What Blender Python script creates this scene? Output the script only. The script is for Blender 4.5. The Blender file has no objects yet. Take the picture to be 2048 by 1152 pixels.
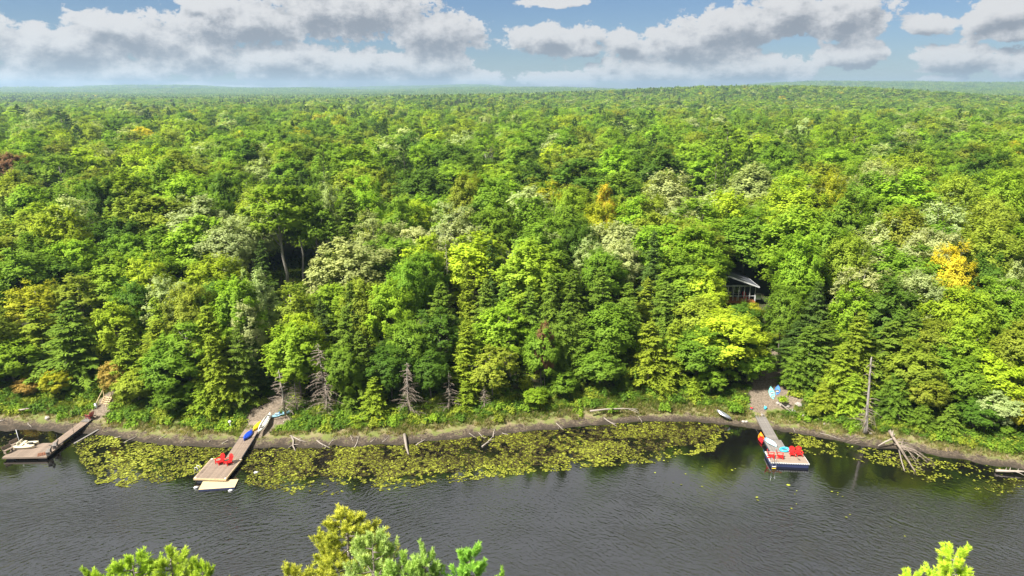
import bpy, math, random
import numpy as np
from mathutils import Vector, Matrix, Euler

SC = bpy.context.scene
COL = SC.collection
R = math.radians
rnd = random.Random(7)
rng = np.random.default_rng(7)

# ------------------------------------------------------------------ camera
CAM_H, FPX = 40.0, 1365.0
PITCH = math.atan(396 / FPX)
cd = bpy.data.cameras.new('camera')
cam = bpy.data.objects.new('camera', cd)
COL.objects.link(cam)
cd.sensor_width = 36
cd.lens = 36 * FPX / 2048
cd.clip_start = 0.5
cd.clip_end = 60000
cam.location = (0, 0, CAM_H)
cam.rotation_euler = (math.pi / 2 - PITCH, 0, 0)
SC.camera = cam

# ------------------------------------------------------------------ light and exposure
SUN_EL, SUN_AZ = 52.0, -125.0          # azimuth from +Y towards +X: the sun stands to the left, a little behind the camera
SKY_STRENGTH = 0.075
CLOUD_LIGHT = 0.225
world = bpy.data.worlds.new('World')
SC.world = world
world.use_nodes = True
sd = bpy.data.lights.new('sun', 'SUN')
sd.energy = 5.0
sd.angle = R(7.0)
sd.color = (1.0, 0.965, 0.90)
sun = bpy.data.objects.new('sun', sd)
COL.objects.link(sun)
_s = Vector((math.sin(R(SUN_AZ)) * math.cos(R(SUN_EL)), math.cos(R(SUN_AZ)) * math.cos(R(SUN_EL)), math.sin(R(SUN_EL))))
sun.rotation_euler = _s.to_track_quat('Z', 'Y').to_euler()
sun.location = (-200, -80, 260)
SC.view_settings.view_transform = 'Standard'
SC.view_settings.look = 'None'
SC.view_settings.exposure = 1.5
SC.view_settings.gamma = 1.0
SC.view_settings.use_curve_mapping = False
cy = SC.cycles
cy.max_bounces = 6
cy.diffuse_bounces = 4
cy.glossy_bounces = 2
cy.transmission_bounces = 3
cy.transparent_max_bounces = 4
cy.volume_bounces = 0
cy.caustics_reflective = False
cy.caustics_refractive = False
cy.sample_clamp_indirect = 4.0


class NT:
    """small helper for node trees"""
    def __init__(s, nt):
        s.nt = nt
        s.N = nt.nodes
        s.L = nt.links

    def n(s, t, **k):
        nd = s.N.new(t)
        for a, b in k.items():
            setattr(nd, a, b)
        return nd

    def put(s, sock, v):
        if isinstance(v, bpy.types.NodeSocket):
            s.L.new(v, sock)
        elif v is not None:
            sock.default_value = v

    def math(s, op, a, b=None, c=None, clamp=False):
        nd = s.n('ShaderNodeMath', operation=op, use_clamp=clamp)
        s.put(nd.inputs[0], a)
        if b is not None: s.put(nd.inputs[1], b)
        if c is not None: s.put(nd.inputs[2], c)
        return nd.outputs[0]

    def vmath(s, op, a, b=None, out=0):
        nd = s.n('ShaderNodeVectorMath', operation=op)
        s.put(nd.inputs[0], a)
        if b is not None: s.put(nd.inputs[1], b)
        return nd.outputs['Value'] if out == 'v' else nd.outputs[0]

    def noise(s, vec, scale, detail=3.0, rough=0.5, dist=0.0, dim='3D', out=0):
        nd = s.n('ShaderNodeTexNoise', noise_dimensions=dim)
        s.put(nd.inputs['Vector'], vec)
        nd.inputs['Scale'].default_value = scale
        nd.inputs['Detail'].default_value = detail
        nd.inputs['Roughness'].default_value = rough
        nd.inputs['Distortion'].default_value = dist
        return nd.outputs[out]

    def mix(s, f, a, b, blend='MIX'):
        nd = s.n('ShaderNodeMix', data_type='RGBA', blend_type=blend)
        s.put(nd.inputs[0], f)
        s.put(nd.inputs[6], tuple(a) + (1,) if isinstance(a, tuple) and len(a) == 3 else a)
        s.put(nd.inputs[7], tuple(b) + (1,) if isinstance(b, tuple) and len(b) == 3 else b)
        return nd.outputs[2]

    def mr(s, v, a, b, c=0.0, d=1.0, smooth=True):
        nd = s.n('ShaderNodeMapRange', interpolation_type='SMOOTHSTEP' if smooth else 'LINEAR')
        s.put(nd.inputs['Value'], v)
        for k, x in zip(('From Min', 'From Max', 'To Min', 'To Max'), (a, b, c, d)):
            s.put(nd.inputs[k], x)
        return nd.outputs['Result']


def px_dir(px, py):
    """direction of a pixel of the 2048x1152 photograph"""
    dx, uy = px - 1024, 576 - py
    return Vector((dx, FPX * math.cos(PITCH) + uy * math.sin(PITCH), -FPX * math.sin(PITCH) + uy * math.cos(PITCH)))


def P(px, py, z=0.0):
    d = px_dir(px, py)
    t = (z - CAM_H) / d.z
    return Vector((d.x * t, d.y * t, z))


# the sky: Nishita air with cumulus clouds laid in azimuth / elevation degrees
def build_sky():
    # density group: (azimuth, elevation) -> how deep inside a cloud
    g = bpy.data.node_groups.new('cloud_density', 'ShaderNodeTree')
    g.interface.new_socket('P', in_out='INPUT', socket_type='NodeSocketVector')
    g.interface.new_socket('D', in_out='OUTPUT', socket_type='NodeSocketFloat')
    t = NT(g)
    gi = t.n('NodeGroupInput'); go = t.n('NodeGroupOutput')
    Pin = gi.outputs[0]
    w = t.noise(Pin, 0.22, 3.0, 0.55, out=1)
    w = t.vmath('SUBTRACT', w, (0.5, 0.5, 0.5))
    w = t.vmath('MULTIPLY', w, (2.6, 1.1, 0.0))
    Q = t.vmath('ADD', Pin, w)
    clouds = [(110, 100, 165, 56), (60, 150, 180, 30), (250, 70, 170, 48), (240, 140, 120, 30), (480, 45, 185, 56), (690, 25, 215, 58),
              (870, 70, 110, 52), (390, 115, 90, 48), (560, 125, 150, 46), (700, 132, 140, 44), (850, 135, 120, 42), (925, 155, 95, 22),
              (1105, 78, 115, 32), (1160, 98, 60, 18), (1245, 85, 58, 32), (1390, 85, 140, 52), (1480, 62, 115, 56), (1570, 30, 110, 52),
              (1685, 33, 105, 52), (1310, 142, 165, 36), (1480, 142, 165, 34), (1120, 160, 105, 22), (1705, 110, 82, 32), (1862, 45, 66, 24),
              (1995, 22, 90, 34), (2005, 60, 75, 24), (1920, 118, 125, 36), (1105, 3, 70, 12), (1875, 160, 70, 9), (2060, 130, 90, 34),
              (150, 172, 260, 10), (450, 172, 200, 8), (-60, 80, 120, 60), (2170, 70, 120, 60), (370, 0, 40, 12)]
    field = None
    for cx, cyy, rx, ry in clouds:
        d = px_dir(cx, cyy)
        az = math.degrees(math.atan2(d.x, d.y))
        el = math.degrees(math.atan2(d.z, math.hypot(d.x, d.y)))
        k = math.degrees(1 / 1443)
        c = math.cos(R(az)) ** 2
        s0 = t.vmath('SUBTRACT', Q, (az, el, 0.0))
        s1 = t.vmath('MULTIPLY', s0, (1 / (rx * k * c * 1.0), 1 / (ry * k * math.cos(R(az))), 0.0))
        ln = t.vmath('LENGTH', s1, out='v')
        if field is None:
            field = ln
        else:
            nd = t.n('ShaderNodeMath', operation='SMOOTH_MIN')
            t.put(nd.inputs[0], field); t.put(nd.inputs[1], ln); nd.inputs[2].default_value = 0.25
            field = nd.outputs[0]
    inside = t.math('SUBTRACT', 0.98, field)
    inside = t.math('MAXIMUM', inside, -0.8)
    sep = t.n('ShaderNodeSeparateXYZ'); t.L.new(Pin, sep.inputs[0])
    # everywhere else the same kind of cumulus, scattered by noise
    st = t.vmath('MULTIPLY', Pin, (0.075, 0.15, 0.0))
    nz = t.noise(st, 1.0, 2.0, 0.5)
    gen = t.math('MULTIPLY', t.math('SUBTRACT', nz, 0.355), 6.0)
    gen = t.math('MAXIMUM', t.math('MINIMUM', gen, 0.7), -0.8)
    out_el = t.mr(sep.outputs[1], 6.5, 9.5)
    out_az = t.mr(t.math('ABSOLUTE', sep.outputs[0]), 38.0, 44.0)
    outside = t.math('MAXIMUM', out_el, out_az)
    nd = t.n('ShaderNodeMix', data_type='FLOAT')
    t.put(nd.inputs[0], outside); t.put(nd.inputs[2], inside); t.put(nd.inputs[3], gen)
    base = nd.outputs[0]
    fbm = t.noise(t.vmath('MULTIPLY', Pin, (1.0, 1.35, 0.0)), 0.55, 9.0, 0.68)
    dens = t.math('ADD', base, t.math('MULTIPLY', t.math('SUBTRACT', fbm, 0.5), 2.1))
    t.L.new(dens, go.inputs[0])

    t = NT(world.node_tree)
    for nd in list(t.N): t.N.remove(nd)
    out = t.n('ShaderNodeOutputWorld')
    bg = t.n('ShaderNodeBackground')
    t.L.new(bg.outputs[0], out.inputs[0])
    sky = t.n('ShaderNodeTexSky', sky_type='NISHITA')
    sky.sun_disc = False
    sky.sun_elevation = R(SUN_EL)
    sky.sun_rotation = R(SUN_AZ)
    sky.altitude = 200
    sky.air_density = 1.0
    sky.dust_density = 0.4
    sky.ozone_density = 4.0
    co = t.n('ShaderNodeTexCoord').outputs['Generated']
    sp = t.n('ShaderNodeSeparateXYZ'); t.L.new(co, sp.inputs[0])
    az = t.math('MULTIPLY', t.math('ARCTAN2', sp.outputs[0], sp.outputs[1]), 180 / math.pi)
    el = t.math('MULTIPLY', t.math('ARCSINE', t.math('MINIMUM', t.math('MAXIMUM', sp.outputs[2], -0.999), 0.999)), 180 / math.pi)
    cmb = t.n('ShaderNodeCombineXYZ'); t.L.new(az, cmb.inputs[0]); t.L.new(el, cmb.inputs[1])
    up = t.vmath('ADD', cmb.outputs[0], (-0.45, 0.85, 0.0))

    def dens(v):
        nd = t.n('ShaderNodeGroup'); nd.node_tree = g
        t.L.new(v, nd.inputs[0])
        return nd.outputs[0]
    d0, d1 = dens(cmb.outputs[0]), dens(up)
    alpha = t.mr(d0, 0.0, 0.17)
    # less cloud above a point: it is lit; more: it is the grey underside
    lit = t.mr(t.math('SUBTRACT', t.math('MULTIPLY', d1, 1.0), t.math('MULTIPLY', d0, 0.45)), -0.25, 0.70)
    lit = t.math('MULTIPLY', lit, t.mr(el, 8.0, 22.0, 1.0, 0.35))
    ccol = t.mix(lit, (1.18, 1.18, 1.19), (0.47, 0.52, 0.60))
    hz = t.mr(el, 0.0, 1.0, 0.2, 0.0)
    ccol = t.mix(hz, ccol, (0.70, 0.76, 0.84))
    ccol = t.mix(1.0, ccol, (CLOUD_LIGHT,) * 3, 'MULTIPLY')
    scol = t.mix(1.0, sky.outputs[0], (SKY_STRENGTH * .32, SKY_STRENGTH * .36, SKY_STRENGTH * .43), 'MULTIPLY')
    col = t.mix(alpha, scol, ccol)
    t.L.new(col, bg.inputs[0])
    bg.inputs[1].default_value = 1.0
    world.cycles.sampling_method = 'MANUAL'
    world.cycles.sample_map_resolution = 512


build_sky()


# ------------------------------------------------------------------ object helpers
def tag(o, label=None, cat=None, group=None, kind=None):
    if label: o['label'] = label
    if cat: o['category'] = cat
    if group: o['group'] = group
    if kind: o['kind'] = kind
    return o


def empty(name, loc=(0, 0, 0), rz=0.0, label=None, cat=None, group=None):
    o = bpy.data.objects.new(name, None)
    COL.objects.link(o)
    o.empty_display_size = 0.2
    o.location = loc
    o.rotation_euler = (0, 0, rz)
    return tag(o, label, cat, group)


def link_mesh(name, me, parent=None, loc=None, rot=None):
    o = bpy.data.objects.new(name, me)
    COL.objects.link(o)
    if parent is not None: o.parent = parent
    if loc is not None: o.location = loc
    if rot is not None: o.rotation_euler = rot
    return o


def raw_mesh(name, V, F, mat=None, smooth=False, var=None, nrm=None):
    """V (n,3) and F (m,k) numpy arrays, k corners for every face"""
    me = bpy.data.meshes.new(name)
    V = np.asarray(V, dtype=np.float32); F = np.asarray(F, dtype=np.int32)
    k = F.shape[1]
    me.vertices.add(len(V)); me.vertices.foreach_set('co', V.ravel())
    me.loops.add(F.size); me.loops.foreach_set('vertex_index', F.ravel())
    me.polygons.add(len(F))
    me.polygons.foreach_set('loop_start', np.arange(0, F.size, k, dtype=np.int32))
    me.polygons.foreach_set('loop_total', np.full(len(F), k, dtype=np.int32))
    if smooth: me.polygons.foreach_set('use_smooth', np.ones(len(F), dtype=bool))
    me.update(calc_edges=True)
    if var is not None:
        a = me.attributes.new('var', 'FLOAT', 'FACE')
        a.data.foreach_set('value', np.asarray(var, dtype=np.float32))
    if mat is not None: me.materials.append(mat)
    if nrm is not None:
        me.polygons.foreach_set('use_smooth', np.ones(len(F), dtype=bool))
        me.normals_split_custom_set_from_vertices(np.repeat(nrm, k, axis=0))
    return me


class MB:
    """collects boxes, tubes and sheets into one mesh"""
    def __init__(s):
        s.v = []; s.f = []; s.m = []; s.sm = []

    def add(s, V, F, mi=0, smooth=False):
        b = len(s.v)
        s.v += [tuple(p) for p in V]
        s.f += [tuple(i + b for i in f) for f in F]
        s.m += [mi] * len(F); s.sm += [smooth] * len(F)

    def box(s, c, size, rot=(0, 0, 0), mi=0, bev=0.0):
        x, y, z = (d / 2 for d in size)
        M = Euler(rot).to_matrix()
        V = [Vector(c) + M @ Vector(p) for p in ((-x, -y, -z), (x, -y, -z), (x, y, -z), (-x, y, -z), (-x, -y, z), (x, -y, z), (x, y, z), (-x, y, z))]
        s.add(V, [(0, 3, 2, 1), (4, 5, 6, 7), (0, 1, 5, 4), (1, 2, 6, 5), (2, 3, 7, 6), (3, 0, 4, 7)], mi)

    def beam(s, a, b, w, h, mi=0):
        a, b = Vector(a), Vector(b)
        d = b - a
        q = d.to_track_quat('X', 'Z')
        s.box((a + b) / 2, (d.length, w, h), q.to_euler(), mi)

    def tube(s, pts, rad, n=6, mi=0, cap=True, smooth=True):
        pts = [Vector(p) for p in pts]
        if not hasattr(rad, '__len__'): rad = [rad] * len(pts)
        rings = []
        for i, p in enumerate(pts):
            d = (pts[min(i + 1, len(pts) - 1)] - pts[max(i - 1, 0)])
            if d.length < 1e-6: d = Vector((0, 0, 1))
            d.normalize()
            a = d.cross(Vector((0.13, 0.31, 0.94) if abs(d.z) < 0.9 else (0.9, 0.3, 0.1))).normalized()
            b = d.cross(a)
            rings.append([p + (a * math.cos(2 * math.pi * k / n) + b * math.sin(2 * math.pi * k / n)) * rad[i] for k in range(n)])
        V = [p for r in rings for p in r]
        F = []
        for i in range(len(pts) - 1):
            for k in range(n):
                F.append((i * n + k, i * n + (k + 1) % n, (i + 1) * n + (k + 1) % n, (i + 1) * n + k))
        s.add(V, F, mi, smooth)
        if cap:
            b = len(s.v) - len(V)
            s.f += [tuple(b + k for k in reversed(range(n))), tuple(b + (len(pts) - 1) * n + k for k in range(n))]
            s.m += [mi] * 2; s.sm += [False] * 2

    def ellipsoid(s, c, r, nu=10, nv=6, mi=0, jitter=0.0, rr=None):
        V = []; F = []
        for j in range(nv + 1):
            th = math.pi * j / nv
            for i in range(nu):
                ph = 2 * math.pi * i / nu
                k = 1 + (rr.uniform(-jitter, jitter) if rr else 0)
                V.append((c[0] + r[0] * k * math.sin(th) * math.cos(ph), c[1] + r[1] * k * math.sin(th) * math.sin(ph), c[2] + r[2] * k * math.cos(th)))
        for j in range(nv):
            for i in range(nu):
                F.append((j * nu + i, (j + 1) * nu + i, (j + 1) * nu + (i + 1) % nu, j * nu + (i + 1) % nu))
        s.add(V, F, mi, True)

    def mesh(s, name, mats):
        me = bpy.data.meshes.new(name)
        me.from_pydata(s.v, [], s.f)
        me.polygons.foreach_set('material_index', s.m)
        me.polygons.foreach_set('use_smooth', s.sm)
        for m in (mats if isinstance(mats, (list, tuple)) else [mats]): me.materials.append(m)
        me.update()
        return me

    def build(s, name, mats, parent=None, loc=None, rot=None):
        return link_mesh(name, s.mesh(name, mats), parent, loc, rot)


# ------------------------------------------------------------------ materials
def mat(name, col, rough=0.6, grain=0.0, gscale=8.0, stretch=(1, 1, 1), spec=0.3, metal=0.0, bump=0.0, col2=None):
    m = bpy.data.materials.new(name)
    m.use_nodes = True
    t = NT(m.node_tree)
    b = t.N['Principled BSDF']
    b.inputs['Roughness'].default_value = rough
    b.inputs['Metallic'].default_value = metal
    b.inputs['Specular IOR Level'].default_value = spec
    co = t.n('ShaderNodeTexCoord').outputs['Object']
    v = t.vmath('MULTIPLY', co, stretch)
    nz = t.noise(v, gscale, 4.0, 0.6)
    oi = t.n('ShaderNodeObjectInfo')
    c2 = col2 or tuple(c * (1 - grain) for c in col)
    f = t.mr(nz, 0.3, 0.7)
    c = t.mix(f, col, c2)
    k = t.mr(oi.outputs['Random'], 0, 1, 1 - grain * 0.5, 1 + grain * 0.35, smooth=False)
    cmb = t.n('ShaderNodeCombineColor')
    for i in range(3): t.L.new(k, cmb.inputs[i])
    c = t.mix(1.0, c, cmb.outputs[0], 'MULTIPLY')
    t.L.new(c, b.inputs['Base Color'])
    if bump:
        bp = t.n('ShaderNodeBump')
        bp.inputs['Strength'].default_value = bump
        bp.inputs['Distance'].default_value = 0.02
        t.L.new(nz, bp.inputs['Height'])
        t.L.new(bp.outputs[0], b.inputs['Normal'])
    return m


def leaf_mat(name, trans=0.35, lo=0.70, hi=1.28, warm=0.12):
    """leaves: the tree's own tint (custom property or instance attribute), varied leaf by leaf and spray by spray"""
    m = bpy.data.materials.new(name)
    m.use_nodes = True
    t = NT(m.node_tree)
    b = t.N['Principled BSDF']; out = t.N['Material Output']
    at = t.n('ShaderNodeAttribute', attribute_type='INSTANCER', attribute_name='tint')
    va = t.n('ShaderNodeAttribute', attribute_type='GEOMETRY', attribute_name='var')
    v = va.outputs['Fac']
    k = t.mr(v, 0, 1, lo, hi, smooth=False)
    cmb = t.n('ShaderNodeCombineColor')
    t.L.new(t.math('MULTIPLY', k, t.mr(v, 0.3, 1, 1.0, 1.0 + warm, smooth=False)), cmb.inputs[0])
    t.L.new(k, cmb.inputs[1]); t.L.new(k, cmb.inputs[2])
    c = t.mix(1.0, at.outputs['Color'], cmb.outputs[0], 'MULTIPLY')
    t.L.new(c, b.inputs['Base Color'])
    b.inputs['Roughness'].default_value = 0.6
    b.inputs['Specular IOR Level'].default_value = 0.10
    tr = t.n('ShaderNodeBsdfTranslucent')
    tc = t.mix(1.0, c, (1.10, 1.15, 0.45), 'MULTIPLY')
    t.L.new(tc, tr.inputs[0])
    mx = t.n('ShaderNodeMixShader'); mx.inputs[0].default_value = trans
    t.L.new(b.outputs[0], mx.inputs[1]); t.L.new(tr.outputs[0], mx.inputs[2])
    t.L.new(mx.outputs[0], out.inputs[0])
    return m


M_LEAF = leaf_mat('broad_leaves', trans=0.5)
M_NEEDLE = leaf_mat('needles', trans=0.34, lo=0.62, hi=1.5, warm=0.18)
M_BARK = mat('bark_grey', (0.20, 0.17, 0.14), 0.9, 0.5, 5.0, (4, 4, 0.7), bump=0.5)
M_BARKP = mat('bark_pale', (0.32, 0.29, 0.25), 0.85, 0.35, 4.0, (3, 3, 0.8), bump=0.3)
M_DEAD = mat('dead_wood', (0.25, 0.20, 0.155), 0.9, 0.35, 3.0)
M_DRIFT = mat('driftwood', (0.33, 0.28, 0.23), 0.85, 0.4, 6.0, (1, 6, 6), bump=0.3)
M_DECK = mat('weathered_boards', (0.24, 0.18, 0.135), 0.8, 0.32, 3.0, (9, 1, 9), bump=0.2)
M_DECKG = mat('grey_boards', (0.20, 0.18, 0.16), 0.8, 0.32, 3.0, (9, 1, 9), bump=0.2)
M_NEWWOOD = mat('fresh_boards', (0.55, 0.42, 0.24), 0.75, 0.25, 3.0, (1, 6, 1))
M_PLY = mat('pale_boards', (0.42, 0.35, 0.20), 0.7, 0.45, 2.2, (1, 3, 1), col2=(0.45, 0.33, 0.18))
M_RUST = mat('rusty_stain', (0.26, 0.10, 0.05), 0.8, 0.4, 6)
M_DARK = mat('dark_float', (0.03, 0.035, 0.05), 0.6, 0.2)
M_NAVY = mat('navy_float', (0.03, 0.04, 0.10), 0.5, 0.2)
M_WHITE = mat('white_plastic', (0.60, 0.60, 0.59), 0.4, 0.08)
M_STEEL = mat('galvanised_steel', (0.55, 0.57, 0.60), 0.35, 0.2, metal=0.9)
M_RED = mat('red_plastic', (0.62, 0.015, 0.015), 0.45, 0.12, spec=0.4)
M_MAROON = mat('maroon_plastic', (0.20, 0.045, 0.04), 0.5, 0.15)
M_YEL = mat('yellow_plastic', (0.80, 0.50, 0.02), 0.4, 0.12, spec=0.4)
M_BLUE = mat('blue_plastic', (0.015, 0.06, 0.42), 0.35, 0.12, spec=0.4)
M_CREAM = mat('cream_plastic', (0.60, 0.54, 0.38), 0.5, 0.15, 4)
M_CANOE = mat('cream_hull', (0.62, 0.60, 0.52), 0.5, 0.15, 4)
M_TEAL = mat('aqua_plastic', (0.22, 0.62, 0.55), 0.4, 0.15)
M_SKYB = mat('light_blue_plastic', (0.28, 0.52, 0.62), 0.45, 0.25, 5)
M_MIDB = mat('denim_blue_plastic', (0.07, 0.20, 0.52), 0.4, 0.15)
M_AQUA = mat('turquoise_tube', (0.05, 0.42, 0.62), 0.35, 0.1, spec=0.5)
M_BLACK = mat('black_rubber', (0.02, 0.02, 0.022), 0.6, 0.1)
M_ROCK = mat('granite', (0.36, 0.32, 0.28), 0.9, 0.4, 3.0, bump=0.6)
M_CARPET = mat('tan_decking', (0.26, 0.20, 0.15), 0.85, 0.2, 12)


def fade_mat(name, c1, c2, lo, hi, axis=0):
    m = bpy.data.materials.new(name); m.use_nodes = True
    t = NT(m.node_tree); b = t.N['Principled BSDF']
    co = t.n('ShaderNodeTexCoord').outputs['Object']
    s = t.n('ShaderNodeSeparateXYZ'); t.L.new(co, s.inputs[0])
    w = t.math('ADD', s.outputs[axis], t.math('MULTIPLY', t.noise(co, 2.5, 3), 0.5))
    t.L.new(t.mix(t.mr(w, lo, hi), c1, c2), b.inputs['Base Color'])
    b.inputs['Roughness'].default_value = 0.4
    return m


M_FLAME = fade_mat('red_to_orange_plastic', (0.62, 0.015, 0.02), (0.85, 0.28, 0.01), 0.0, 0.7)
M_ICE = fade_mat('white_to_blue_plastic', (0.45, 0.68, 0.72), (0.01, 0.25, 0.50), 0.2, 1.6)

# ------------------------------------------------------------------ terrain
SHORE_PX = [(0, 862), (100, 862), (200, 872), (300, 886), (400, 896), (560, 896), (700, 893), (850, 886), (1000, 869), (1150, 854), (1300, 842),
            (1450, 848), (1550, 860), (1650, 877), (1750, 895), (1850, 907), (1950, 925), (2048, 942)]
_sp = np.array([tuple(P(*q))[:2] for q in SHORE_PX])
_sx = np.concatenate([[-260, -110], _sp[:, 0], [75, 130, 300]])
_sy = np.concatenate([[92, 74], _sp[:, 1], [62, 60, 72]])


def vnoise(x, y, s, seed=0):
    """smooth value noise on arrays, -1..1"""
    x = np.asarray(x, float) / s + seed * 17.3; y = np.asarray(y, float) / s - seed * 9.1
    xi = np.floor(x).astype(np.int64); yi = np.floor(y).astype(np.int64)
    fx = x - xi; fy = y - yi
    fx = fx * fx * (3 - 2 * fx); fy = fy * fy * (3 - 2 * fy)

    def h(a, b):
        n = (a * 374761393 + b * 668265263 + seed * 1442695) & 0x7fffffff
        n = ((n ^ (n >> 13)) * 1274126177) & 0x7fffffff
        return ((n ^ (n >> 16)) & 0xffff) / 32767.5 - 1
    return (h(xi, yi) * (1 - fx) + h(xi + 1, yi) * fx) * (1 - fy) + (h(xi, yi + 1) * (1 - fx) + h(xi + 1, yi + 1) * fx) * fy


def shore_y(x):
    x = np.asarray(x, float)
    return np.interp(x, _sx, _sy) + 0.35 * vnoise(x, x * 0, 2.3, 3) + 0.2 * vnoise(x, x * 0, 0.9, 4)


def ground_z(x, y):
    x = np.asarray(x, float); y = np.asarray(y, float)
    s = y - shore_y(x)
    narrow = np.interp(x, [-60, -37, -34, -27, -24, -5, 6, 28, 36, 60], [.80, .76, 1.45, 1.45, .8, .75, .52, .52, .75, .8])
    k = s / (narrow * (1 + .22 * vnoise(x, x * 0, 5.5, 15) + .10 * vnoise(x, x * 0, 1.7, 16)))
    z = np.interp(k, [-40, -12, -3, 0, 3.4, 4.6, 7, 14, 28, 60, 130, 260], [-3, -2.2, -0.7, 0, 0.42, 0.80, 1.45, 2.6, 4.4, 5.6, 6, 6])
    z = z + np.clip(s / 40, 0, 1) * 1.0 * vnoise(x, y, 34, 5) + np.clip(s, 0, 6) / 6 * (0.16 * vnoise(x, y, 3.1, 6)) + np.where(np.abs(s) < 8, 0.05 * vnoise(x, y, 0.8, 7), 0)
    # near bank, on the camera's side of the water
    nb = 34 + 3 * vnoise(x, x * 0, 19, 8) - y
    zn = np.interp(nb, [-30, -10, 0, 5, 20, 300], [-3, -2, 0, 1.2, 3.5, 6])
    z = z + 0
    z = np.where(y < 52, np.maximum(zn, -3), z)
    d = np.hypot(x, y)
    far = np.clip((d - 350) / 700, 0, 1)
    z = z + far * (3.5 * vnoise(x, y, 260, 9) + 3 * vnoise(x, y, 600, 10))
    z = z + 29 * np.exp(-((x - 560) / 520) ** 2 - ((y - 1650) / 330) ** 2)
    z = z + 9 * np.exp(-((x + 160) / 200) ** 2 - ((y - 1500) / 260) ** 2)
    z = z + np.clip((d - 2600) / 3000, 0, 1) * (34 + np.clip(x / 200, -12, 14) + 36 * vnoise(x, y, 1500, 11) + 24 * vnoise(x, y, 600, 12)) * np.where(y > 0, 1, 1)
    return z


def gz(x, y): return float(ground_z(np.array([x]), np.array([y]))[0])


def grow(a, b, step, far):
    """coordinates with a fixed step between a and b, growing outward"""
    mid = list(np.arange(a, b + 1e-6, step))
    up = []; v = b; st = step
    while v < far: st *= 1.13; v += st; up.append(v)
    dn = []; v = a; st = step
    while v > -far: st *= 1.13; v -= st; dn.append(v)
    return np.array(dn[::-1] + mid + up)


xs = grow(-66, 66, 0.55, 22000)
ys = grow(58, 92, 0.45, 22000)
X, Y = np.meshgrid(xs, ys)
Z = ground_z(X, Y)
V = np.stack([X, Y, Z], -1).reshape(-1, 3)
nx, ny = len(xs), len(ys)
I = np.arange((ny - 1) * (nx - 1)); r_, c_ = I // (nx - 1), I % (nx - 1)
F = np.stack([r_ * nx + c_, r_ * nx + c_ + 1, (r_ + 1) * nx + c_ + 1, (r_ + 1) * nx + c_], -1)


def ground_material():
    m = bpy.data.materials.new('ground_soil'); m.use_nodes = True
    t = NT(m.node_tree); b = t.N['Principled BSDF']
    geo = t.n('ShaderNodeNewGeometry').outputs['Position']
    cov = t.n('ShaderNodeAttribute', attribute_name='cover').outputs['Fac']    # 0 lake bed .. 1 mud .. 2 grassy bank .. 3 woodland floor
    dirt = t.n('ShaderNodeAttribute', attribute_name='dirt').outputs['Fac']
    n1 = t.noise(geo, 0.9, 5, 0.65); n2 = t.noise(geo, 5.0, 4, 0.6); n3 = t.noise(geo, 0.25, 3, 0.5)
    nn = t.math('ADD', t.math('MULTIPLY', t.math('SUBTRACT', n1, 0.5), 1.8), t.math('MULTIPLY', t.math('SUBTRACT', n2, 0.5), 0.5))
    c = t.math('ADD', cov, nn)
    wet = (0.035, 0.028, 0.020)
    mud = t.mix(t.mr(n2, 0.35, 0.65), (0.038, 0.028, 0.02), (0.115, 0.088, 0.062))
    straw = t.mix(t.mr(n1, 0.35, 0.65), (0.19, 0.15, 0.085), (0.12, 0.14, 0.035))
    grass = t.mix(t.mr(n1, 0.4, 0.65), (0.075, 0.115, 0.018), (0.12, 0.13, 0.04))
    floor_ = t.mix(t.mr(n1, 0.4, 0.6), (0.045, 0.035, 0.022), (0.035, 0.05, 0.016))
    k = t.mix(t.mr(c, 0.5, 1.25), wet, mud)
    k = t.mix(t.mr(c, 1.05, 1.55), k, straw)
    k = t.mix(t.mr(c, 1.95, 2.35), k, grass)
    k = t.mix(t.mr(c, 2.6, 3.0), k, floor_)
    far = t.mr(t.vmath('LENGTH', geo, out='v'), 250, 900)
    k = t.mix(far, k, (0.03, 0.055, 0.016))
    d = t.mr(t.math('ADD', dirt, t.math('MULTIPLY', nn, 0.5)), 0.35, 0.65)
    k = t.mix(d, k, t.mix(t.mr(n2, 0.35, 0.65), (0.10, 0.078, 0.055), (0.19, 0.15, 0.11)))
    t.L.new(k, b.inputs['Base Color'])
    b.inputs['Roughness'].default_value = 0.9
    b.inputs['Specular IOR Level'].default_value = 0.15
    bp = t.n('ShaderNodeBump'); bp.inputs['Strength'].default_value = 0.5; bp.inputs['Distance'].default_value = 0.08
    t.L.new(t.math('ADD', n2, n1), bp.inputs['Height']); t.L.new(bp.outputs[0], b.inputs['Normal'])
    return m


S_ = Y - shore_y(X)
nar = np.interp(X, [-60, -30, -5, 6, 28, 36, 60], [.80, .70, .72, .55, .55, .62, .7])
nar = nar * (1 + .25 * vnoise(X, X * 0, 5.5, 15) + .15 * vnoise(X, Y, 1.7, 17))
cover = np.interp(S_ / nar, [-1.5, 0.0, 1.2, 2.6, 3.7, 4.6, 8.0, 10.5], [0, 0.35, 1.0, 1.25, 1.8, 2.2, 2.5, 3.2])
cover = np.where(Y < 52, np.clip((36 - Y) / 3, 0, 3), cover)
dirt = np.zeros_like(X)


def dirt_blob(px, py, z, rx, ry, amt=1.0):
    global dirt
    c = P(px, py, z)
    q = ((X - c.x) / rx) ** 2 + ((Y - c.y) / ry) ** 2
    dirt = np.maximum(dirt, amt * np.clip(1.35 - q, 0, 1))


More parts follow.
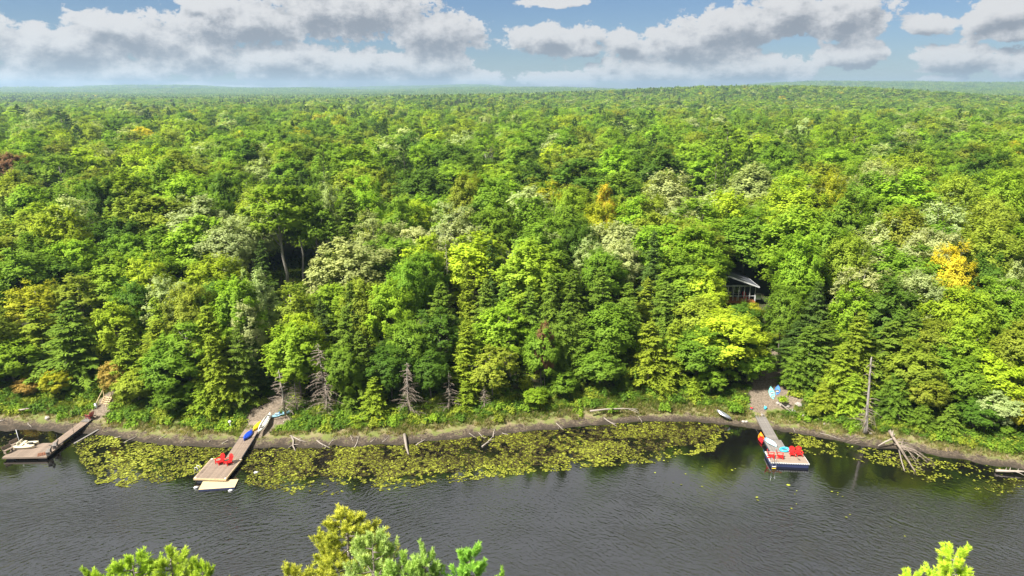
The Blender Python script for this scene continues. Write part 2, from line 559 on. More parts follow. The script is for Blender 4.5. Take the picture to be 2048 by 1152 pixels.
for a in [(527, 828, 1.0, 2.2, 2.2), (563, 834, 1.0, 1.9, 1.0), (528, 852, .8, 1.2, 2.2), (214, 802, 1.6, 1.0, 1.8), (545, 808, 1.6, 1.4, 2.6), (553, 790, 2.0, 1.2, 2.0), (1515, 815, 1.0, 1.2, 1.6), (1528, 795, 1.6, 2.0, 2.6), (1540, 778, 1.9, 2.5, 2.6),
          (1560, 800, 1.6, 2.2, 2.2), (1532, 755, 2.3, 1.9, 4.5), (1548, 735, 2.8, 1.6, 4.0), (203, 826, 0.8, 1.4, 1.6), (533, 625, 4.0, 1.1, 3.5), (535, 645, 3.6, 1.4, 3.0), (1590, 805, 1.3, 1.2, 1.0)]:
    dirt_blob(*a)
me = raw_mesh('ground', V, F, ground_material(), smooth=True)
for nm, arr in (('cover', cover), ('dirt', dirt)):
    a = me.attributes.new(nm, 'FLOAT', 'POINT'); a.data.foreach_set('value', arr.ravel().astype(np.float32))
tag(link_mesh('ground', me), 'mud beach, grassy bank and woodland ground rising from the water', kind='structure')


def water_material():
    m = bpy.data.materials.new('dark_water'); m.use_nodes = True
    t = NT(m.node_tree); b = t.N['Principled BSDF']
    b.inputs['Base Color'].default_value = (0.0045, 0.0042, 0.004, 1)
    b.inputs['Roughness'].default_value = 0.06
    b.inputs['IOR'].default_value = 2.8
    b.inputs['Specular IOR Level'].default_value = 0.5
    geo = t.n('ShaderNodeNewGeometry').outputs['Position']
    warp = t.vmath('MULTIPLY', t.vmath('SUBTRACT', t.noise(geo, 0.09, 2, 0.5, out=1), (0.5, 0.5, 0.5)), (5.0, 5.0, 0))
    w = t.vmath('ADD', geo, warp)

    def ripple(ang, sx, sy, scale, det):
        rt = t.n('ShaderNodeVectorRotate', rotation_type='Z_AXIS'); t.put(rt.inputs['Vector'], w); rt.inputs['Angle'].default_value = R(ang)
        return t.noise(t.vmath('MULTIPLY', rt.outputs[0], (sx, sy, 1)), scale, det, 0.5)
    a = ripple(38, 0.55, 1.5, 2.5, 2.0)
    a2 = ripple(-24, 0.55, 1.4, 2.4, 2.0)
    sx = t.n('ShaderNodeSeparateXYZ'); t.L.new(geo, sx.inputs[0])
    side = t.mr(t.math('ADD', sx.outputs[0], t.math('MULTIPLY', t.noise(geo, 0.08, 1), 14)), -12, 22)
    nd = t.n('ShaderNodeMix', data_type='FLOAT'); t.put(nd.inputs[0], side); t.put(nd.inputs[2], a2); t.put(nd.inputs[3], a)
    f = ripple(60, 0.8, 1.4, 5.5, 2.0)
    h = t.math('ADD', nd.outputs[0], t.math('MULTIPLY', f, 0.22))
    # ripples die away in the sheltered water along the bank
    calm = t.mr(t.math('ADD', sx.outputs[1], t.math('MULTIPLY', t.noise(geo, 0.12, 2), 9)), 56, 71, 1.0, 0.07)
    bp = t.n('ShaderNodeBump'); bp.inputs['Distance'].default_value = 0.14
    t.L.new(calm, bp.inputs['Strength'])
    t.L.new(h, bp.inputs['Height']); t.L.new(bp.outputs[0], b.inputs['Normal'])
    return m


wx = np.array([-900, 900.]); wy = np.array([-60, 97.])
wv = np.array([(wx[0], 30, 0), (wx[1], 30, 0), (wx[1], wy[1], 0), (wx[0], wy[1], 0)])
# water only between the two banks: a strip that follows both
bx = np.concatenate([[-900, -500], np.linspace(-260, 260, 60), [500, 900]])
lo = np.full_like(bx, 24.0); hi = np.interp(bx, _sx, _sy) + 1.5
wv = np.concatenate([np.stack([bx, lo, bx * 0], -1), np.stack([bx, hi, bx * 0], -1)])
n_ = len(bx)
wf = [(i, i + 1, n_ + i + 1, n_ + i) for i in range(n_ - 1)]
tag(link_mesh('lake_water', raw_mesh('lake_water', wv, wf, water_material())), 'dark rippled lake water', kind='structure')


# ------------------------------------------------------------------ tree shapes
def unit(a): return a / np.maximum(np.linalg.norm(a, axis=-1, keepdims=True), 1e-9)


def leaf_quads(C, A, B):
    n = len(C)
    V = np.stack([C - A, C - B - A * 0.15, C + A, C + B - A * 0.15], 1).reshape(-1, 3)
    return V, np.arange(n * 4).reshape(n, 4)


BN = {}       # soft shading normals of each crown


CROWNY = .42


def bn(var): return BN.pop(id(var))[1]


def broad_crown(seed, H=15., Rr=4.3, base=.28, nl=62, ns=15, nf=12, leaf=.24, lobe=.33, spike=.55, top=1.0, flat=.9):
    g = np.random.default_rng(seed)
    zc = (base + 1) / 2 * H; hz = (1 - base) / 2 * H
    i = np.arange(nl) + .5
    cz = 1 - 1.72 * i / nl
    az = i * 2.39996 + g.normal(0, .25, nl)
    sr = np.sqrt(np.clip(1 - cz ** 2, 0, 1))
    d = np.stack([np.cos(az) * sr, np.sin(az) * sr, cz], -1)
    wob = 1 + .14 * np.sin(2 * az + g.uniform(0, 6)) + .09 * np.sin(3 * az + g.uniform(0, 6)) + g.normal(0, .06, nl)
    rr = g.uniform(.78, 1.0, nl) * wob
    inner = g.random(nl) < .22
    rr[inner] *= .55
    cen = d * rr[:, None] * np.array([Rr, Rr, hz]) + np.array([0, 0, zc])
    cen[:, 2] += g.normal(0, .4, nl)
    cen[:, :2] *= np.where(d[:, 2] > .2, 1, 1)[:, None] * np.interp(cen[:, 2], [base * H, zc, H * top], [1.02, 1.05, .82])[:, None]
    ls = Rr * g.uniform(.72, 1.25, nl) * lobe
    d0 = unit(d * np.array([1, 1, .8]) + np.array([0, 0, .45]))
    # sprays
    L = np.repeat(np.arange(nl), ns)
    sd_ = unit(d0[L] + g.normal(0, spike, (nl * ns, 3)) * np.array([1, 1, flat]))
    st = cen[L] - d0[L] * ls[L][:, None] * .45 + g.normal(0, .12, (nl * ns, 3)) * ls[L][:, None]
    sl = ls[L] * g.uniform(.75, 1.35, nl * ns)
    S = np.repeat(np.arange(nl * ns), nf)
    tt = g.uniform(.22, 1, len(S))
    C = st[S] + sd_[S] * (sl[S] * tt)[:, None] + g.normal(0, .10, (len(S), 3)) * sl[S][:, None]
    C[:, 2] -= (tt ** 2) * sl[S] * .12
    nrm = unit(np.array([0, 0, .9]) + d0[L[S]] * .7 + g.normal(0, .27, (len(S), 3)))
    a = unit(np.cross(nrm, g.normal(0, 1, (len(S), 3)) + np.cross(sd_[S], nrm) * .8))
    b = np.cross(nrm, a)
    sz = leaf * g.uniform(.65, 1.25, len(S))[:, None]
    V, F = leaf_quads(C, a * sz, b * sz * .58)
    lv = g.random(nl); sv = g.random(nl * ns)
    var = np.clip(.34 * lv[L[S]] + .28 * sv[S] + .22 * g.random(len(S)) + .16 * tt, 0, 1)
    co_ = unit((C - np.array([0, 0, zc - hz * .35])) / np.array([Rr, Rr, hz]))
    nm_ = unit(CROWNY * co_ + .50 * unit(C - cen[L[S]] + d0[L[S]] * ls[L[S]][:, None] * .4) + .45 * co_ + .40 * nrm)
    BN[id(var)] = (var, nm_)
    return V, F, var, cen, zc


def broad_wood(seed, H, cen, zc, base=.28, r0=.2, n=9):
    g = random.Random(seed)
    mb = MB()
    pts = []; x = y = 0
    for k in range(6):
        pts.append((x, y, H * .86 * k / 5)); x += g.uniform(-.3, .3); y += g.uniform(-.3, .3)
    mb.tube(pts, [r0 * (1 - .16 * k) for k in range(6)], 6)
    idx = list(range(len(cen))); g.shuffle(idx)
    for k in idx[:n * 2]:
        c = Vector(cen[k])
        t = min(max((c.z * .72) / (H * .86), .22), .9)
        j = t * 5; a = Vector(pts[int(j)]).lerp(Vector(pts[min(int(j) + 1, 5)]), j - int(j))
        m = a.lerp(c, .5) + Vector((g.uniform(-.3, .3), g.uniform(-.3, .3), .35))
        mb.tube([a, m, c], [r0 * .42 * (1 - t * .5), r0 * .24, .03], 4, cap=False)
    return mb


def hemlock_crown(seed, H=16., Rr=3.3, nb=120, leaf=.30, base=.06, seg=5, droop=.25, ragged=.15, tw=2, width=.36):
    """tiered conifer: flat drooping feathered boughs"""
    g = np.random.default_rng(seed)
    t = np.sort(g.uniform(base, .985, nb) ** .92)
    az = np.arange(nb) * 2.39996 + g.normal(0, .4, nb)
    L = Rr * (1 - t) ** .78 * (1 + g.normal(0, ragged, nb)) * np.interp(t, [0, .12], [.75, 1]) + .18
    el = np.interp(t, [0, .6, 1], [-.05, .18, .9]) + g.normal(0, .15, nb)
    Cs = []; As = []; Bs = []; Vs = []
    bv = g.random(nb)
    for k in range(nb):
        n = max(3, int(L[k] / (leaf * .62)))
        u = (np.arange(n) + .6) / n
        dirh = np.array([math.cos(az[k]), math.sin(az[k]), 0])
        side = np.array([-dirh[1], dirh[0], 0])
        z0 = t[k] * H
        pos = dirh * (L[k] * u)[:, None] + np.array([0, 0, z0]) + np.array([0, 0, 1.]) * (L[k] * (math.sin(el[k]) * u - droop * u ** 2.2))[:, None]
        wid = L[k] * width * np.sin(np.clip(u * 1.05 + .12, 0, 1) * math.pi) ** .7 * (1 - .35 * u) + .10
        for sgn in (-1, 1):
            for q in range(tw):
                f = (q + .5) / tw
                off = side * sgn * (wid * f * 1.25)[:, None] + dirh * (wid * f * .55)[:, None]
                off[:, 2] -= wid * f * f * .42
                c = pos + off + g.normal(0, .07, (n, 3))
                a = unit(side * sgn * .85 + dirh * .8 + np.array([0, 0, -.30]) + g.normal(0, .20, (n, 3)))
                nrm = unit(np.array([0, 0, 1.]) + dirh * .35 + g.normal(0, .30, (n, 3)))
                b = unit(np.cross(nrm, a))
                s_ = leaf * g.uniform(.7, 1.2, n)[:, None] * (1 - .15 * q)
                Cs.append(c); As.append(a * s_); Bs.append(b * s_ * .36)
                Vs.append(np.clip(.30 * bv[k] + .25 * g.random(n) + .30 * f * u + .15 * u, 0, 1))
        c = pos + g.normal(0, .03, (n, 3))
        a = unit(dirh + np.array([0, 0, -.1]) + g.normal(0, .15, (n, 3)))
        b = np.cross(unit(np.array([0, 0, 1.]) + g.normal(0, .3, (n, 3))), a)
        Cs.append(c); As.append(a * leaf); Bs.append(b * leaf * .34); Vs.append(np.clip(.3 * bv[k] + .2 * g.random(n) + .3 * u, 0, 1))
    # leader
    n = 10
    c = np.stack([g.normal(0, .05, n), g.normal(0, .05, n), H * np.linspace(.955, 1.01, n)], -1)
    a = unit(np.stack([g.normal(0, .4, n), g.normal(0, .4, n), np.ones(n)], -1)) * leaf * .8
    Cs.append(c); As.append(a); Bs.append(unit(np.cross(a, g.normal(0, 1, (n, 3)))) * leaf * .25); Vs.append(np.full(n, .6))
    V, F = leaf_quads(np.concatenate(Cs), np.concatenate(As), np.concatenate(Bs))
    return V, F, np.concatenate(Vs)


def pine_crown(seed, H=19., Rr=3.8, nb=46, leaf=.26, base=.3, tufts=16, nf=9, up=.35):
    """white pine: separate ascending plates of tufted needles with gaps between"""
    g = np.random.default_rng(seed)
    t = np.linspace(base, .99, nb) + g.normal(0, .012, nb)
    az = np.arange(nb) * 2.39996 + g.normal(0, .5, nb)
    L = Rr * np.interp(t, [base, base + .2, .75, 1], [.7, 1, .72, .12]) * g.uniform(.6, 1.2, nb)
    B = np.repeat(np.arange(nb), tufts)
    u = g.uniform(.30, 1, len(B)) ** .7
    dh = np.stack([np.cos(az), np.sin(az), 0 * az], -1); sd_ = np.stack([-np.sin(az), np.cos(az), 0 * az], -1)
    side = g.normal(0, .20, len(B)) * L[B] * (1.25 - .6 * u)
    pos = dh[B] * (L[B] * u)[:, None] + sd_[B] * side[:, None]
    pos[:, 2] = t[B] * H + L[B] * (up * u ** 1.4) + g.normal(0, .10, len(B)) - .05 * np.abs(side)
    T = np.repeat(np.arange(len(B)), nf)
    out = unit(dh[B] * .7 + sd_[B] * np.sign(side)[:, None] * .25 + np.array([0, 0, .75]))
    a = unit(out[T] + g.normal(0, .55, (len(T), 3)))
    C = pos[T] + a * leaf * .6
    b = unit(np.cross(a, g.normal(0, 1, (len(T), 3))))
    s_ = leaf * g.uniform(.7, 1.25, len(T))[:, None]
    V, F = leaf_quads(C, a * s_, b * s_ * .34)
    bv = g.random(nb); tv = g.random(len(B))
    var = np.clip(.3 * bv[B[T]] + .35 * tv[T] + .25 * g.random(len(T)) + .1, 0, 1)
    return V, F, var


def conifer_wood(H, r0=.17, nb=0, Rr=3, seed=0, base=.3, up=.35, lean=0.02):
    g = random.Random(seed); mb = MB()
    mb.tube([(0, 0, 0), (lean * H * .4, 0, H * .5), (lean * H * .2, 0, H * .97)], [r0, r0 * .6, .02], 6)
    for k in range(nb):
        t = base + (.97 - base) * k / nb; az = k * 2.4
        L = Rr * (1 - t) * 1.1 + .3
        mb.tube([(0, 0, t * H), (math.cos(az) * L * .5, math.sin(az) * L * .5, t * H + L * .1), (math.cos(az) * L, math.sin(az) * L, t * H + L * up)], [.05, .03, .01], 3, cap=False)
    return mb


def dead_conifer(seed, H=8., Rr=1.6, nb=70, twigs=9, droop=.18, r0=.11, base=.08, full=1.0):
    """leafless grey hemlock: trunk, boughs and twigs; returns trunk MB and branch MB"""
    g = random.Random(seed)
    tr = MB(); tr.tube([(0, 0, 0), (.05, .03, H * .5), (0.02, 0, H)], [r0, r0 * .6, .012], 6)
    br = MB()
    for k in range(nb):
        t = base + (.98 - base) * (k + g.random()) / nb
        az = k * 2.4 + g.uniform(-.4, .4)
        if g.random() < .28 + .3 * (math.sin(az + seed) > .5): continue
        L = (Rr * (1 - t) ** .7 + .15) * g.uniform(.6, 1.15) * full
        d = Vector((math.cos(az), math.sin(az), 0)); sdv = Vector((-d.y, d.x, 0))
        p0 = Vector((0, 0, t * H)); p1 = p0 + d * L * .55 + Vector((0, 0, .04 * L)); p2 = p0 + d * L + Vector((0, 0, -droop * L * g.uniform(.2, 1.6)))
        br.tube([p0, p1, p2], [.036, .026, .014], 3, cap=False)
        for q in range(twigs):
            u = .25 + .75 * q / twigs
            a = p0.lerp(p1, u / .55) if u < .55 else p1.lerp(p2, (u - .55) / .45)
            s = 1 if q % 2 else -1
            e = a + (sdv * s * .8 + d * .6) * L * .30 * (1.15 - u) * g.uniform(.6, 1.3) + Vector((0, 0, -g.uniform(.02, .2) * L * .5))
            br.tube([a, e], [.020, .008], 3, cap=False)
    return tr, br


def bare_branches(seed, H=7., spread=2.6, n=9, lean=(0, 0)):
    """bare broadleaf: forked limbs and twigs"""
    g = random.Random(seed); tr = MB(); limbs = []
    tr.tube([(0, 0, 0), (lean[0] * .4, lean[1] * .4, H * .45), (lean[0], lean[1], H * .8)], [.13, .09, .04], 6)

    def fork(br, a, d, L, r, dep):
        pts = [a]; c = a.copy(); dd = d.copy()
        for k in range(3):
            dd = (dd + Vector((g.uniform(-.28, .28), g.uniform(-.28, .28), g.uniform(-.12, .22)))).normalized()
            c = c + dd * L / 3; pts.append(c.copy())
        br.tube(pts, [r, r * .8, r * .6, r * .38], 4 if dep > 1 else 3, cap=False)
        if dep:
            for k in range(3):
                q = pts[1 + k % 3]
                nd = (dd + Vector((g.uniform(-.9, .9), g.uniform(-.9, .9), g.uniform(-.2, .6)))).normalized()
                fork(br, q, nd, L * g.uniform(.45, .65), r * .5, dep - 1)
    for k in range(n):
        t = .3 + .65 * k / n; az = k * 2.4 + g.uniform(-.3, .3)
        a = Vector((lean[0] * t, lean[1] * t, H * .8 * t))
        limbs.append(MB())
        fork(limbs[-1], a, Vector((math.cos(az) * .8, math.sin(az) * .8, .75)).normalized(), spread * (1.15 - t * .5), .055 * (1.2 - t), 3)
    return tr, limbs


TREES = {}      # kind -> list of (name, [(part name, mesh)], native height, native crown radius)


def reg(kind, name, parts, H, Rr): TREES.setdefault(kind, []).append((name, parts, H, Rr))


for k in range(8):
    H = 15.; Rr = [4.2, 4.6, 4.0, 4.9, 3.6, 4.4, 4.1, 4.6][k]
    V, F, var, cen, zc = broad_crown(100 + k, H, Rr, base=[.22, .25, .3, .26, .2, .24, .28, .22][k], nl=[74, 86, 66, 90, 70, 78, 74, 84][k], ns=15, nf=20,
                                     leaf=[.22, .2, .25, .21, .22, .19, .24, .21][k], lobe=[.39, .33, .44, .32, .42, .36, .40, .34][k], spike=[.5, .6, .45, .55, .4, .65, .5, .6][k])
    reg('maple', 'maple_tree', [('crown', raw_mesh('crown', V, F, M_LEAF, var=var, nrm=bn(var))), ('trunk', broad_wood(k, H, cen, zc).mesh('trunk', M_BARK))], H, Rr)
for k in range(3):      # high crowned, long bare pale trunk
    H = 19.
    V, F, var, cen, zc = broad_crown(130 + k, H, 3.6, base=.52, nl=52, ns=14, nf=12, leaf=.23, lobe=.34)
    reg('tall', 'maple_tree', [('crown', raw_mesh('crown', V, F, M_LEAF, var=var, nrm=bn(var))), ('trunk', broad_wood(40 + k, H, cen, zc, r0=.24, n=5).mesh('trunk', M_BARKP))], H, 3.6)
for k in range(3):      # airy birch-like
    H = 13.
    V, F, var, cen, zc = broad_crown(150 + k, H, 3.2, base=.22, nl=58, ns=12, nf=12, leaf=.16, lobe=.30, spike=.7)
    reg('birch', 'birch_tree', [('crown', raw_mesh('crown', V, F, M_LEAF, var=var, nrm=bn(var))), ('trunk', broad_wood(60 + k, H, cen, zc, r0=.12, n=14).mesh('trunk', M_BARKP))], H, 3.2)
for k in range(5):
    H = 16.; Rr = [3.6, 3.1, 4.0, 3.3, 3.8][k]
    V, F, var = hemlock_crown(200 + k, H, Rr, nb=[210, 190, 240, 200, 220][k], droop=[.30, .16, .38, .25, .3][k], ragged=[.26, .32, .24, .36, .28][k], leaf=.27, width=.30)
    reg('hemlock', 'hemlock_tree', [('crown', raw_mesh('crown', V, F, M_NEEDLE, var=var)), ('trunk', conifer_wood(H, .19, 30, Rr, k, .1, -.05).mesh('trunk', M_BARK))], H, Rr)
for k in range(3):      # dense upright cedar
    H = 14.; Rr = 2.5
    V, F, var = hemlock_crown(230 + k, H, Rr, nb=190, droop=-.12, ragged=.22, leaf=.22, width=.42)
    reg('cedar', 'cedar_tree', [('crown', raw_mesh('crown', V, F, M_NEEDLE, var=var)), ('trunk', conifer_wood(H, .17, 0, Rr, k).mesh('trunk', M_BARK))], H, Rr)
for k in range(4):
    H = 19.; Rr = [3.8, 3.3, 4.2, 3.6][k]
    V, F, var = pine_crown(260 + k, H, Rr, nb=[48, 42, 54, 50][k], base=[.28, .35, .25, .3][k], tufts=20)
    reg('pine', 'white_pine_tree', [('crown', raw_mesh('crown', V, F, M_NEEDLE, var=var)), ('trunk', conifer_wood(H, .2, 26, Rr, k, .28).mesh('trunk', M_BARK))], H, Rr)
for k in range(4):
    H = 9.
    tr, br = dead_conifer(k, H, [1.7, 1.5, 2.0, 1.4][k], [110, 90, 120, 80][k])
    reg('dead', 'dead_hemlock', [('branches', br.mesh('branches', M_DEAD)), ('trunk', tr.mesh('trunk', M_BARKP))], H, 1.7)
for k in range(3):
    tr, br = bare_branches(k, 8, 2.6, 8, [(0.4, 0), (-1.2, .2), (1.0, 0)][k])
    reg('bare', 'bare_tree', [('branch', b_.mesh('branch', M_BARKP)) for b_ in br] + [ ('trunk', tr.mesh('trunk', M_BARKP))], 8, 2.4)

# ------------------------------------------------------------------ where the trees stand
TINT = {'bright': (0.263, 0.410, .030), 'mid': (0.190, 0.315, .028), 'dark': (0.106, 0.200, .022), 'olive': (0.269, 0.340, .035), 'pale': (0.403, 0.480, .19), 'lime': (0.358, 0.470, .03),
        'yellow': (0.60, 0.53, .04), 'gold': (0.403, 0.420, .03), 'orange': (0.44, 0.34, .08), 'rust': (0.25, 0.15, .07), 'tan': (0.36, 0.43, .15), 'needle': (0.129, 0.210, .022), 'needledark': (0.073, 0.130, .022),
        'needlelight': (0.224, 0.310, .025), 'grey': (0.336, 0.260, .22)}
CW = {'bright': 'bright green', 'mid': 'mid green', 'dark': 'dark green', 'olive': 'olive green', 'pale': 'pale silvery green', 'lime': 'yellow-green', 'yellow': 'golden yellow',
      'gold': 'yellowing', 'orange': 'orange tinged', 'rust': 'reddish brown', 'tan': 'tan flowered', 'needle': 'deep green', 'needledark': 'blackish green', 'needlelight': 'light green', 'grey': 'grey'}
KINDS = {'m': 'maple', 't': 'tall', 'b': 'birch', 'h': 'hemlock', 'c': 'cedar', 'p': 'pine', 'd': 'dead', 'x': 'bare'}
KW = {'m': 'broadleaf', 't': 'tall bare-trunked broadleaf', 'b': 'airy birch', 'h': 'hemlock', 'c': 'cedar', 'p': 'white pine', 'd': 'dead leafless hemlock', 'x': 'bare dead tree'}

